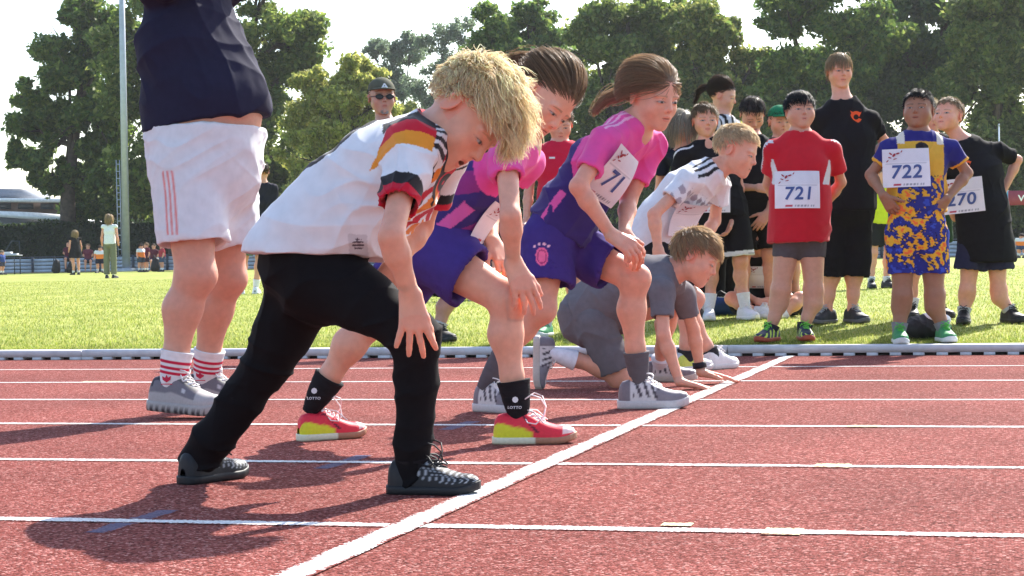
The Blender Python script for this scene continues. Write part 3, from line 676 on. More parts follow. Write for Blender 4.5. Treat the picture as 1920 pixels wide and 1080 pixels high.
# ------------------------------------------------------------------ the place
def track_mat(name, line=None):
    m, n, P, N, L = mat_new(name)
    tc = N('ShaderNodeTexCoord')
    vo = N('ShaderNodeTexVoronoi'); vo.inputs['Scale'].default_value = 185; L(tc.outputs['Object'], vo.inputs['Vector'])
    sep = N('ShaderNodeSeparateColor'); L(vo.outputs['Color'], sep.inputs[0])
    cr = N('ShaderNodeValToRGB'); e = cr.color_ramp.elements
    e[0].position = 0; e[0].color = (.065, .014, .011, 1); e[1].position = 1; e[1].color = (.52, .27, .235, 1)
    for p_, c in ((.28, (.150, .034, .026, 1)), (.62, (.235, .058, .048, 1)), (.88, (.335, .115, .100, 1))):
        q = e.new(p_); q.color = c
    L(sep.outputs[0], cr.inputs[0])
    nz = N('ShaderNodeTexNoise'); nz.inputs['Scale'].default_value = 1.3; nz.inputs['Detail'].default_value = 6; L(tc.outputs['Object'], nz.inputs['Vector'])
    mr = N('ShaderNodeMapRange'); mr.inputs[1].default_value = .3; mr.inputs[2].default_value = .7; mr.inputs[3].default_value = .82; mr.inputs[4].default_value = 1.15; L(nz.outputs[0], mr.inputs[0])
    sc = N('ShaderNodeVectorMath'); sc.operation = 'SCALE'; L(cr.outputs[0], sc.inputs[0]); L(mr.outputs[0], sc.inputs['Scale'])
    col = sc.outputs[0]
    if line is not None:
        uvx = N('ShaderNodeAttribute'); uvx.attribute_name = 'edge'                # -1..1 across the painted line
        n3 = N('ShaderNodeTexNoise'); n3.inputs['Scale'].default_value = 90; n3.inputs['Detail'].default_value = 3; L(tc.outputs['Object'], n3.inputs['Vector'])
        a = N('ShaderNodeMath'); a.operation = 'ABSOLUTE'; L(uvx.outputs['Fac'], a.inputs[0])
        b = N('ShaderNodeMath'); b.operation = 'MULTIPLY_ADD'; L(n3.outputs[0], b.inputs[0]); b.inputs[1].default_value = .9; L(a.outputs[0], b.inputs[2])
        c_ = N('ShaderNodeMath'); c_.operation = 'MULTIPLY_ADD'; L(sep.outputs[1], c_.inputs[0]); c_.inputs[1].default_value = .35; L(b.outputs[0], c_.inputs[2])
        r2 = N('ShaderNodeMapRange'); r2.inputs[1].default_value = 1.33; r2.inputs[2].default_value = 1.50; r2.inputs[3].default_value = 1; r2.inputs[4].default_value = 0; n4 = N('ShaderNodeTexNoise'); n4.inputs['Scale'].default_value = 5; n4.inputs['Detail'].default_value = 5; L(tc.outputs['Object'], n4.inputs['Vector'])
        w4 = N('ShaderNodeMath'); w4.operation = 'MULTIPLY_ADD'; L(n4.outputs[0], w4.inputs[0]); w4.inputs[1].default_value = .9; L(c_.outputs[0], w4.inputs[2])
        w5 = N('ShaderNodeMath'); w5.operation = 'SUBTRACT'; L(w4.outputs[0], w5.inputs[0]); w5.inputs[1].default_value = .42; L(w5.outputs[0], r2.inputs[0])
        mx = N('ShaderNodeMix'); mx.data_type = 'RGBA'; L(r2.outputs[0], mx.inputs['Factor']); L(col, mx.inputs['A'])
        cw = N('ShaderNodeVectorMath'); cw.operation = 'SCALE'; cw.inputs[0].default_value = line; mw = N('ShaderNodeMapRange'); mw.inputs[3].default_value = .72; mw.inputs[4].default_value = 1.1; L(sep.outputs[2], mw.inputs[0]); L(mw.outputs[0], cw.inputs['Scale'])
        L(cw.outputs[0], mx.inputs['B']); col = mx.outputs['Result']
    L(col, P.inputs['Base Color']); P.inputs['Roughness'].default_value = .95; P.inputs['Specular IOR Level'].default_value = .08
    bp = N('ShaderNodeBump'); bp.inputs['Strength'].default_value = .9; bp.inputs['Distance'].default_value = .004
    dm = N('ShaderNodeMath'); dm.operation = 'SUBTRACT'; dm.inputs[0].default_value = 1; L(vo.outputs['Distance'], dm.inputs[1])
    ad = N('ShaderNodeMath'); ad.operation = 'ADD'; L(dm.outputs[0], ad.inputs[0]); L(sep.outputs[0], ad.inputs[1]); L(ad.outputs[0], bp.inputs['Height']); L(bp.outputs[0], P.inputs['Normal'])
    return m
M_TRACK = track_mat('red_track_rubber'); M_LINE = track_mat('white_track_paint', (.80, .78, .76))
M_BLUE = track_mat('blue_track_paint', (.155, .125, .185)); M_YEL = track_mat('cream_track_paint', (.75, .70, .45))
def tz(y): return -SLOPE*y
def strip(name, x0, x1, y0, y1, lift, mat, across='y', nx=1):
    """a painted strip on the track with an attribute running -1..1 across it"""
    xs = np.linspace(x0, x1, nx+1); v = []; ed = []
    if across == 'y':
        for x in xs:
            for y, e in ((y0, -1), ((y0+y1)/2, 0), (y1, 1)): v.append((x, y, tz(y)+lift)); ed.append(e)
    else:
        for y in np.linspace(y0, y1, nx+1):
            for x, e in ((x0, -1), ((x0+x1)/2, 0), (x1, 1)): v.append((x, y, tz(y)+lift)); ed.append(e)
    f = []
    for i in range(nx):
        for j in range(2):
            a = i*3+j; q = (a, a+1, a+4, a+3); f.append(q if across != 'y' else q[::-1])
    o = mkobj(name, np.array(v), np.array(f), mat, None, None, False)
    at = o.data.attributes.new('edge', 'FLOAT', 'POINT'); at.data.foreach_set('value', np.array(ed, np.float32))
    return tag(o, kind='structure')
XL, XR = -70, 70
tr = mkobj('running_track', np.array([(XL, -8, tz(-8)), (XR, -8, tz(-8)), (XR, YK+.02, tz(YK+.02)), (XL, YK+.02, tz(YK+.02))]), np.array([(0, 1, 2, 3)]), M_TRACK, None, None, False); tag(tr, kind='structure')
for k in range(-1, 6):
    y = 3.651+1.22*k
    strip('lane_line', -40, 40, y-.030, y+.030, .0016, M_LINE, 'y', 40)
strip('start_line', -1.137-.036, -1.137+.036, -1.0, YK-.03, .0030, M_LINE, 'x', 24)
for px, py, nm, mt, L_ in ((250, 977, 'blue_lane_mark', M_BLUE, .36), (645, 866, 'blue_lane_mark', M_BLUE, .36), (862, 798, 'blue_lane_mark', M_BLUE, .34)):
    p = GT(px, py); strip(nm, p[0]-.030, p[0]+.030, p[1]-L_/2, p[1]+L_/2, .0008, mt, 'x', 4)
for px, py, w_, h_ in ((1468, 998, .036, .10), (1562, 874, .045, .11), (1270, 985, .03, .05), (195, 716, .11, .06), (1620, 800, .05, .09)):
    p = GT(px, py); strip('cream_lane_mark', p[0]-w_, p[0]+w_, p[1]-h_/2, p[1]+h_/2, .0024, M_YEL, 'y', 4)
# grass
def grass_mat():
    m, n, P, N, L = mat_new('mown_grass'); tc = N('ShaderNodeTexCoord')
    n1 = N('ShaderNodeTexNoise'); n1.inputs['Scale'].default_value = .9; n1.inputs['Detail'].default_value = 8; n1.inputs['Roughness'].default_value = .7; L(tc.outputs['Object'], n1.inputs['Vector'])
    n2 = N('ShaderNodeTexNoise'); n2.inputs['Scale'].default_value = 55; n2.inputs['Detail'].default_value = 4; L(tc.outputs['Object'], n2.inputs['Vector'])
    ad = N('ShaderNodeMath'); ad.operation = 'MULTIPLY_ADD'; L(n2.outputs[0], ad.inputs[0]); ad.inputs[1].default_value = .6; L(n1.outputs[0], ad.inputs[2])
    cr = N('ShaderNodeValToRGB'); e = cr.color_ramp.elements; e[0].position = .55; e[0].color = (.14, .18, .03, 1); e[1].position = 1.02; e[1].color = (.40, .40, .11, 1); q = e.new(.8); q.color = (.27, .30, .06, 1)
    L(ad.outputs[0], cr.inputs[0]); L(cr.outputs[0], P.inputs['Base Color']); P.inputs['Roughness'].default_value = .85; P.inputs['Specular IOR Level'].default_value = .15
    bp = N('ShaderNodeBump'); bp.inputs['Strength'].default_value = .8; bp.inputs['Distance'].default_value = .02; L(n2.outputs[0], bp.inputs['Height']); L(bp.outputs[0], P.inputs['Normal'])
    return m
M_GRASS = grass_mat()
M_BLADE = attr_mat('grass_blade', .6, .2, 3, .15, transl=.6)
gd = mkobj('ground', np.array([(-900, -300, ZG-.25), (900, -300, ZG-.25), (900, 1500, ZG-.25), (-900, 1500, ZG-.25)]), np.array([(0, 1, 2, 3)]), flat_mat('far_ground', (.10, .12, .05), .9), None, None, False); tag(gd, kind='structure')
YF = 74.0
NXg = 60; xs = np.linspace(-70, 70, NXg); ys = YK+.11+(YF-YK-.11)*np.linspace(0, 1, NXg)**2.6
gv = np.array([(x, y, float(zgr(y))) for y in ys for x in xs]); gq = np.array([(j*NXg+i, j*NXg+i+1, (j+1)*NXg+i+1, (j+1)*NXg+i) for j in range(NXg-1) for i in range(NXg-1)])
tag(mkobj('grass_field', gv, gq, M_GRASS), kind='structure')
def blades(n, x0, x1, y0, y1, hmin, hmax, wid, seed, ypow=1.0):
    r = np.random.default_rng(seed); y = y0+(y1-y0)*r.random(n)**ypow; t = (y-y0)/(y1-y0)
    c = -math.tan(YAW)*y; x = c+(x0+(x1-x0)*r.random(n))*(y/y0)
    P = np.stack([x, y, zgr(y)-.004], 1); h = hmin+(hmax-hmin)*r.random(n); w = wid*(.6+.8*r.random(n))*(1+1.2*t)
    an = r.random(n)*6.28; d = np.stack([np.cos(an), np.sin(an), np.zeros(n)], 1); le = np.stack([r.normal(size=n)*.45, r.normal(size=n)*.45, np.ones(n)], 1)
    v = np.stack([P-d*w[:, None], P+d*w[:, None], P+le*h[:, None]], 1).reshape(-1, 3); f = np.arange(3*n).reshape(-1, 3)
    base = np.array([(.20, .26, .04), (.29, .33, .06), (.42, .41, .13), (.15, .21, .04)])[r.integers(0, 4, n)]*(.8+.4*r.random(n))[:, None]
    o = mkobj('grass_blades', v, f, M_BLADE, None, np.repeat(base, 3, 0), False)
    return tag(o, 'short mown green grass behind the track kerb', 'grass', None, 'stuff')
blades(190000, -3.6, 3.9, YK+.12, 40.0, .010, .028, .0032, 3, 2.4)
# kerb
M_KERB = flat_mat('pale_kerb_plastic', (.56, .55, .56), .55, .3, 0, 14, .12); M_SLOT_SHADE = flat_mat('slot_shade', (.05, .045, .045), .9)
kerb = empty('track_kerb'); tag(kerb, 'pale grey raised kerb with drain slots along the grass edge', 'kerb')
def kerb_mesh():
    m = MB(); L_ = 2.0; z0 = tz(YK)
    sp = .127; n = int(L_/sp); off = (L_-n*sp)/2+sp/2; e = np.eye(3)
    zt = ZG+.012; zs = z0+.016
    # bevelled top bar
    pr = [(YK, zs), (YK, zt-.010), (YK+.008, zt), (YK+.095, zt), (YK+.105, zt-.008), (YK+.105, zs)]
    v = [(0.004, a, b) for a, b in pr]+[(L_-.004, a, b) for a, b in pr]; k = len(pr)
    m.add(v, [(i, i+k, (i+1) % k+k, (i+1) % k) for i in range(k)]+[tuple(range(k)), tuple(range(2*k-1, k-1, -1))])
    xs_ = [0.004]
    for i in range(n): c = off+i*sp; xs_ += [c-.033, c+.033]
    xs_.append(L_-.004)
    for i in range(0, len(xs_), 2): m.abox((xs_[i], YK, z0-.01), (xs_[i+1], YK+.10, zs))
    return m
km = None
for i in range(-8, 7):
    if km is None:
        o = kerb_mesh().build('kerb_segment', M_KERB, kerb); km = o.data
    else: o = bpy.data.objects.new('kerb_segment', km); COL.objects.link(o); o.parent = kerb
    o.location = (-.49+2.0*i+GT(1345, 666)[0]*0-1.0, 0, 0)
hb_ = MB(); hb_.abox((-20, YK+.055, tz(YK)-.02), (16, YK+.06, ZG)); hb_.build('slot_shade_sheet', M_SLOT_SHADE, kerb)  # added dark sheet behind the slots, its colour stands in for the shade inside
# ---- far side: fence, hedge, track strip
M_RED2 = flat_mat('far_track', (.22, .09, .06), .9)
mb = MB(); mb.abox((-70, YF, ZG-.2), (70, YF+2.2, ZG+.12)); tag(mb.build('far_track_strip', M_RED2), kind='structure')
mb = MB(); mb.abox((-120, YF+2.2, ZG-.3), (120, 170, ZG+.11)); tag(mb.build('far_lawn', flat_mat('far_lawn', (.07, .10, .03), .95, .1, 0, 1.5, .3)), kind='structure')
fence = empty('boundary_fence'); tag(fence, 'low pale boarded fence with dark posts along the far side of the pitch', 'fence')
M_BOARD = flat_mat('fence_board', (.36, .42, .48), .6, .3, 0, 3, .15); M_POST = flat_mat('fence_post', (.05, .06, .075), .6)
fy = YF+2.3; xa = -42.0
bd = pst = None
for i in range(38):
    x = xa+1.57*i
    if pst is None:
        mb = MB(); mb.abox((-.045, -.05, 0), (.045, .05, .78)); pst = mb.build('post', M_POST, fence); pst.location = (x, fy, ZG)
        mb = MB(); mb.abox((.05, -.02, 0), (1.52, .02, .135)); bd = mb.build('board', M_BOARD, fence); bd.location = (x, fy, ZG+.1)
        mb = MB(); mb.tube([(0, 0, 0), (1.57, 0, 0)], .03, 6); rail = mb.build('rail', M_POST, fence); rail.location = (x, fy, ZG+.77)
        new = range(1, 4)
    else:
        for src, z in ((pst, 0), (rail, .77)):
            o = bpy.data.objects.new(src.name.split('.')[0], src.data); COL.objects.link(o); o.parent = fence; o.location = (x, fy, ZG+z)
        new = range(4)
    for k in new:
        o = bpy.data.objects.new('board', bd.data); COL.objects.link(o); o.parent = fence; o.location = (x, fy+random.uniform(-.01, .01), ZG+.1+.155*k)
# ---- leaves
M_LEAF = attr_mat('leaf', .5, .3, .6, .18, transl=.6)
M_BARK = flat_mat('bark', (.085, .065, .05), .9, .1, 0, 6, .4, .5, 30)
def leaf_mesh(cen, rad, n, size, cols, seed, shell=.55, flat=.8):
    """leaf-sized folded quads spread through clumps; cen (m,3), rad (m,)"""
    r = np.random.default_rng(seed); m = len(cen); w = rad**2; i = r.choice(m, n, p=w/w.sum())
    d = r.normal(size=(n, 3)); d /= np.linalg.norm(d, axis=1)[:, None]; k = shell+(1-shell)*r.random(n)**.6
    bump = 1+.18*np.sin(d@V(5, 3, 4)+i)+.14*np.sin(d@V(-9, 7, 8)+2*i)
    P = cen[i]+d*(rad[i]*k*bump)[:, None]*V(1, 1, flat)
    a = r.normal(size=(n, 3)); a /= np.linalg.norm(a, axis=1)[:, None]; b = np.cross(a, r.normal(size=(n, 3))); b /= np.linalg.norm(b, axis=1)[:, None]; c = np.cross(a, b)
    s = (size*(.5+r.random(n)))[:, None]
    v = np.stack([P-a*s, P+b*s*.5+c*s*.12, P+a*s, P-b*s*.5+c*s*.12], 1).reshape(-1, 3); q = np.arange(4*n).reshape(-1, 4)
    cols = np.asarray(cols); col = cols[r.integers(0, len(cols), n)]*(.75+.5*r.random(n))[:, None]
    return v, q, np.repeat(col, 4, 0)
def tree(label, D, blobs, trunk, n, size, cols, seed, group='trees beyond the pitch', thick=.3, shell=.25, sub=5, name='tree', branches=True):
    """blobs: (px, py, rpx[, dD]); trunk: (px base) ground point; crown placed at depth D in metres"""
    r = np.random.default_rng(seed); root = empty(name); tag(root, label, 'tree', group)
    cen = []; rad = []
    for b in blobs:
        c = U(b[0], b[1], D+(b[3] if len(b) > 3 else 0)); R_ = b[2]*D/FPX*1.12; 
        for k in range(sub*3):
            d = r.normal(size=3); d /= np.linalg.norm(d); cen.append(c+d*R_*(.35+.55*r.random())*V(1, 1, .9)); rad.append(R_*(.20+.26*r.random()))
    cen = np.array(cen); rad = np.array(rad)
    v, q, c = leaf_mesh(cen, rad, int(n*1.9), size*.72, cols, seed, shell)
    mkobj('crown', v, q, M_LEAF, root, c, False)
    base = U(trunk[0], trunk[1], D); base[2] = ZG-.1
    mb = MB(); top = U(trunk[2], trunk[3], D); mid = base*.5+top*.5+V(r.normal()*.3, 0, 0)
    mb.tube([base, base*.8+mid*.2, mid, top], [thick*1.3, thick, thick*.8, thick*.45], 10)
    mb.build('trunk', M_BARK, root, True)
    if branches:
        mb = MB()
        for b in blobs:
            c = U(b[0], b[1], D+(b[3] if len(b) > 3 else 0)); s0 = mid+(top-mid)*r.random(); m_ = (s0+c)/2+r.normal(size=3)*.3*V(1, 1, .4)-V(0, 0, .1)
            mb.tube([s0, m_, c], [thick*.42, thick*.26, thick*.10], 6)
            for k in range(5):
                e = c+r.normal(size=3)*b[2]*D/FPX*.55; mb.tube([m_*.4+c*.6, (c+e)/2+r.normal(size=3)*.15, e], [thick*.15, thick*.09, thick*.03], 5)
        mb.build('branches', M_BARK, root, True)
    return root
DG = [(.12, .20, .04), (.16, .24, .05), (.09, .16, .045), (.24, .30, .07)]
YG = [(.34, .38, .08), (.42, .43, .10), (.26, .31, .08), (.48, .46, .14)]
PG = [(.18, .24, .14), (.22, .27, .17), (.15, .21, .11)]
MG = [(.15, .22, .05), (.22, .28, .06), (.12, .18, .045), (.30, .34, .09)]
tree('big dark leafy tree at the left edge behind the white canopy', 92, [(60,235,55),(130,120,70),(205,70,75),(180,215,85),(100,330,55),(60,180,35),(205,330,70),(150,20,40),(40,290,35)], (128,470,150,180), 26000, .20, DG, 11, thick=.42)
tree('tall green tree behind the lamp pole and the man in white shorts', 88, [(290,60,100),(300,190,110),(390,130,110),(500,70,90),(545,130,50),(470,200,100),(290,330,80),(400,320,100),(505,300,80),(560,60,45),(500,-20,60),(350,-30,80)], (330,470,350,150), 42000, .20, MG, 12, thick=.45)
tree('yellow-green bushy tree behind the man in the cap', 80, [(625,170,60),(670,140,45),(600,240,70),(665,250,70),(575,310,60),(650,340,80),(560,400,60),(700,200,45),(720,330,60),(590,150,40)], (640,470,640,200), 34000, .14, YG, 13, thick=.25, shell=.3)
tree('pale thin-leaved distant tree left of the blond head', 150, [(720,110,40),(770,90,40),(735,180,40),(700,90,22)], (735,430,735,110), 5200, .19, PG, 14, thick=.28, shell=.1)
tree('pale thin-leaved distant tree touching the blond head', 145, [(820,80,42),(850,130,45),(800,160,40),(845,200,50),(870,60,30)], (825,430,830,100), 6000, .19, PG, 15, thick=.28, shell=.1)
tree('light green low tree between the cap and the blond head', 85, [(760,240,50),(800,280,60),(740,300,60),(820,340,70)], (770,470,770,250), 14000, .15, YG, 16, thick=.2, shell=.3)
tree('dark round-topped tree above the brown-haired child', 90, [(930,55,60),(1000,45,55),(890,130,55),(960,150,85),(1040,110,70),(900,240,80),(1010,240,80),(950,330,90),(1060,330,80)], (960,470,960,150), 40000, .18, DG, 17, thick=.4)
tree('broad dark green tree behind the girl in pink', 86, [(1110,70,60),(1180,50,65),(1240,30,55),(1130,170,90),(1230,150,90),(1160,280,90),(1250,290,80),(1090,380,70),(1200,400,80)], (1160,470,1160,150), 44000, .18, MG, 18, thick=.4)
tree('tree with yellowish top behind the row of boys', 84, [(1310,40,65),(1360,70,50),(1300,130,80),(1370,170,75),(1300,250,80),(1390,290,80),(1340,370,80),(1410,120,40)], (1340,470,1340,150), 40000, .17, [(.17,.23,.05),(.25,.29,.07),(.12,.18,.04),(.36,.36,.10)], 19, thick=.35)
tree('tall dark tree behind the boy in the red shirt', 82, [(1480,30,60),(1560,0,90),(1490,140,75),(1580,120,90),(1460,240,70),(1540,250,90),(1480,350,80),(1580,360,80),(1640,60,60)], (1530,470,1530,150), 44000, .17, DG, 20, thick=.4)
tree('tall dark tree behind the boy in blue and yellow', 84, [(1690,30,80),(1650,170,80),(1740,130,90),(1700,270,90),(1640,330,70),(1760,340,80),(1780,30,70)], (1700,470,1700,150), 42000, .17, [(.10,.17,.05),(.13,.20,.05),(.08,.14,.05)], 21, thick=.4)
tree('dark tree filling the right edge behind the flag pole', 80, [(1850,30,90),(1830,160,90),(1920,110,90),(1850,280,85),(1920,270,80),(1960,20,80),(1840,370,60),(1920,370,60)], (1870,470,1870,150), 44000, .17, MG, 22, thick=.4)
SHR = ['by the foot of the floodlight pole', 'behind the white shorts of the man', 'between the white shorts and the back of the blond boy', 'just above the lower back of the blond boy', 'below the man in the cap', 'behind the collar of the blond boy', 'behind the face of the blond boy', 'behind the child in the red sports shirt', 'behind the back of the girl in pink', 'behind the woman with the grey-blond bob', 'behind the dark-haired boy looking down', 'behind the boy with number 721', 'between the tall adult and number 722', 'behind the boys with numbers 722 and 270', 'below the banner at the right edge']
r5 = np.random.default_rng(55)
for i, px in enumerate(range(200, 2000, 120)):
    cc_ = [DG, MG, YG][i % 3]; w_ = 75
    blobs_ = [(px+r5.normal()*20, 395+r5.normal()*12, w_), (px+55, 370+r5.normal()*15, w_*.8), (px-40, 350+r5.normal()*20, w_*.6)]
    tree('bushy shrub behind the hedge, '+SHR[i], 93+4*r5.random(), blobs_, (px, 470, px, 400), 9000, .19, cc_, 300+i, group='shrubs behind the hedge', thick=.12, name='shrub', branches=False)
# hedge: a solid clipped body with leaves over it
hy = YF+9
hedge = empty('hedge'); tag(hedge, 'long clipped dark green hedge behind the far fence', 'hedge')
mb = MB(); mb.abox((-58, hy, ZG-.1), (46, hy+1.6, 2.25)); mb.build('hedge_body', flat_mat('hedge_inside', (.018, .028, .012), .95), hedge)
r_ = np.random.default_rng(5); n = 42000
P = np.stack([-58+104*r_.random(n), hy-.10*r_.random(n), ZG+2.4*r_.random(n)], 1); tp = r_.random(n) < .25; P[tp, 2] = 2.25+.14*r_.random(tp.sum())**2*(1+np.sin(P[tp, 0]*1.7)); P[tp, 1] = hy+1.6*r_.random(tp.sum())
a = r_.normal(size=(n, 3)); a /= np.linalg.norm(a, axis=1)[:, None]; b = np.cross(a, r_.normal(size=(n, 3))); b /= np.linalg.norm(b, axis=1)[:, None]; sz = (.09*(.6+.8*r_.random(n)))[:, None]
mkobj('hedge_leaves', np.stack([P-a*sz, P+b*sz*.6, P+a*sz, P-b*sz*.6], 1).reshape(-1, 3), np.arange(4*n).reshape(-1, 4), M_LEAF, hedge, np.repeat(np.array([(.03, .055, .018), (.045, .07, .02), (.025, .045, .015)])[r_.integers(0, 3, n)], 4, 0), False)['kind'] = 'stuff'
# lamp pole, lattice mast, flag pole, banner
M_STEEL = flat_mat('galvanised_steel', (.42, .45, .48), .45, .5, .3, 5, .1)
lp = empty('lamp_pole'); tag(lp, 'tall grey floodlight pole standing behind the far fence', 'pole')
Dp = DEP(V(0, 0, 0)+GZ(236, 512)); Dp = 79.0; b0 = U(237, 500, Dp); b0[2] = ZG; t0 = U(228, 0, Dp); top = b0+(t0-b0)*1.35; top[0] = t0[0]
mb = MB(); mb.tube([b0, b0+(top-b0)*.5, top], [.165, .135, .10], 14); mb.build('shaft', M_STEEL, lp, True)
mb = MB(); mb.abox(b0+V(-.3, -.3, 0), b0+V(.3, .3, .25)); mb.build('base_plate', M_STEEL, lp)
mb = MB(); mb.abox(top+V(-1.2, -.1, 0), top+V(1.2, .1, .12))
mb.build('cross_arm', M_STEEL, lp)
for k in (-.9, -.3, .3, .9):
    mb = MB(); mb.abox(top+V(k-.22, -.35, .12), top+V(k+.22, .1, .5)); mb.build('floodlight', M_STEEL, lp)
lm = empty('lattice_mast'); tag(lm, 'short thin lattice mast just left of the floodlight pole', 'mast')
b1 = U(225, 480, 84); b1[2] = ZG; h1 = (U(225, 300, 84)[2]-ZG)
for sx in (-.08, .08):
    mb = MB(); mb.tube([b1+V(sx, 0, 0), b1+V(sx, 0, h1)], .02, 6); mb.build('upright', M_STEEL, lm)
for k in range(16):
    mb = MB(); mb.abox(b1+V(-.08, -.015, h1*k/16+.1), b1+V(.08, .015, h1*k/16+.14)); mb.build('rung', M_STEEL, lm)
fp = empty('flag_pole'); tag(fp, 'thin white pole beside the banner on the right', 'pole')
b1 = U(1876, 480, 58); b1[2] = ZG; t1 = U(1873, 236, 58); mb = MB(); mb.tube([b1, t1], [.035, .022], 8); mb.build('shaft', flat_mat('white_pole', (.75, .77, .8), .4), fp, True); mb = MB(); mb.tube([t1, t1+V(0, 0, .06)], [.04, .02], 8); mb.build('finial', M_STEEL, fp, True)
bn = empty('banner'); tag(bn, 'blue and dark red advertising banner on posts at the right edge', 'banner')
def panel(x0, y0, x1, y1, D, col, name):
    a_ = U(x0, y1, D); b_ = U(x1, y0, D); mb = MB(); w = (b_-a_)@RT; h = b_[2]-a_[2]; c = (a_+b_)/2; mb.box(c, (nrm(V(RT[0], RT[1], 0)), nrm(V(FW[0], FW[1], 0)), V(0, 0, 1)), (w/2, .02, abs(h)/2)); return mb.build(name, flat_mat(name, col, .6), bn)
panel(1868, 357, 1889.5, 384, 57, rgb(110, 185, 215), 'blue_panel'); rp = panel(1891, 356, 1990, 385, 57, rgb(150, 62, 78), 'red_panel')
for px in (1869, 1890, 1960):
    a_ = U(px, 480, 57.1); a_[2] = ZG; t_ = U(px, 357, 57.1); mb = MB(); mb.tube([a_, t_], .03, 8); mb.build('post', M_STEEL, bn, True)
tv, tf, tl = text_mesh('VI', .02, .0); hpx = 14/(tv[:, 1].max()-tv[:, 1].min()); tw = []
for x, y in tv: tw.append(U(1909+x*hpx, 371.0+6-y*hpx*.85, 56.9))
mkobj('lettering', np.array(tw), tf, flat_mat('white_print', (.85, .85, .85), .5), rp, None, False, tl)
# canopy and building at the left
cb = empty('canopy_building'); tag(cb, 'low building with a bright white sloping canopy roof at the left', 'building')
D1 = 100; rr = nrm(V(RT[0], RT[1], 0)); ff_ = nrm(V(FW[0], FW[1], 0))
M_WHITE = flat_mat('white_roof', (.82, .82, .82), .5); M_BRN = flat_mat('brown_wall', (.16, .11, .09), .8, .2, 0, 1, .3); M_GREYR = flat_mat('grey_roof', (.20, .22, .26), .7)
def prism(pts, D0, D1_, name, mat):
    v = [U(a, b, D0) for a, b in pts]; w = [p+ff_*(D1_-D0) for p in v]; k = len(v); mb = MB(); mb.add(v+w, [tuple(range(k-1, -1, -1)), tuple(range(k, 2*k))]+[(i, (i+1) % k, (i+1) % k+k, i+k) for i in range(k)]); return mb.build(name, mat, cb)
prism([(-90, 392), (60, 398), (145, 409), (150, 414), (60, 411), (-90, 401)], 96, 103, 'canopy_roof', M_WHITE)
prism([(-90, 402), (120, 413), (120, 470), (-90, 470)], 97.5, 98.5, 'canopy_wall', M_GREYR)
prism([(-120, 374), (116, 376), (116, 470), (-120, 470)], 108, 118, 'wall', M_BRN)
prism([(-120, 370), (122, 372), (122, 379), (-120, 378)], 107.2, 119, 'fascia', M_WHITE)
prism([(-120, 352), (38, 354), (44, 369.5), (-120, 369.5)], 112, 119, 'roof', M_GREYR)
for i, (x0, x1) in enumerate(((-60, -30), (-10, 20), (34, 62), (76, 100))): prism([(x0, 381), (x1, 381), (x1, 392), (x0, 392)], 107.9, 108.05, 'window', flat_mat('window_glass', (.05, .06, .08), .1, .5))
cr_ = empty('corner_rail'); tag(cr_, 'thin metal handrail frame on the lawn before the hedge at the left', 'railing')
mb = MB(); q0 = [U(5, 480, 80.5), U(22, 452, 80.5), U(36, 452, 80.5), U(37, 478, 80.5)]; mb.tube(q0, .03, 6); mb.build('rail', M_POST, cr_, True)
# ------------------------------------------------------------------ the starters on the track
FAIR = V(.68, .345, .235); TAN = V(.56, .29, .195); BROWN = V(.30, .145, .085)
BLOND = V(1.0, .84, .58); LBROWN = V(.44, .30, .18); DBROWN = V(.075, .045, .028); BLACKH = V(.018, .015, .014)
def flat(d): d = V(d[0], d[1], 0); return nrm(d)
def mixc(C, m, col, a=1.0): C[m] = C[m]*(1-a)+np.asarray(col)*a
BLACK = V(.012, .011, .013); NAVY = rgb(38, 36, 58); WHITE = V(.74, .74, .76)
# --- man in the navy shirt
J = pxJ(0, dict(pelvis=(385, 290, 7.0), waist=(384, 205, 7.0), chest=(360, 90, 7.0), neck=(352, -40, 7.0), head=(385, -130, 6.98),
    sR=(288, -25, 6.84), sL=(415, -15, 7.2), eR=(395, -60, 6.6), eL=(470, -50, 7.1), wR=(470, -150, 6.7), wL=(520, -140, 7.0),
    hR=(350, 310, 6.89), hL=(418, 310, 7.12), kR=(366, 515, 6.86), kL=(424, 520, 7.16), aR=(318, 722, 6.88), aL=(380, 715, 7.24)))
J['fR'] = flat(CD(.93, 0, .35)); J['fL'] = flat(CD(.95, 0, .15))
p = Person('man in navy t-shirt and white shorts, cropped at the chest', J, .24, FAIR*V(.90, .88, .88), CD(.9, .1, .4), V(0, 0, 1), fat=1.2, size=1.32, det=2, haircol=DBROWN,
    torso=[(.20, .175), (.20, .195), (.205, .165), (.15, .10)], adult=1)
p.hand('R', CD(.5, .8, .2), CD(.7, -.5, 0), 40); p.hand('L', CD(.5, .8, 0), CD(.7, -.5, 0), 40)
p.body(extra=lambda S: S.el(U(419, 205, 6.98), np.stack([RT, UP, FW]), V(.118, .12, .15), .05)); p.hair(900, .12, 'short', rad=.002)
def c_man(v):
    C = np.tile(rgb(36, 36, 56), (len(v), 1)); return C
by = U(440, 190, 6.98)
p.shirt(c_man, e=.016, sleeve=.6, hemp=U(384, 236, 7.0), hemn=nrm(-UP+RT*.17), amp=.006, low=.02, cc=1, h=.012, belly=.02, seed=5, freq=24, mat=M_DARK,
    extra=lambda S: S.el(U(418, 175, 6.98), np.stack([RT, UP, FW]), V(.120, .20, .165), .08))
p.S
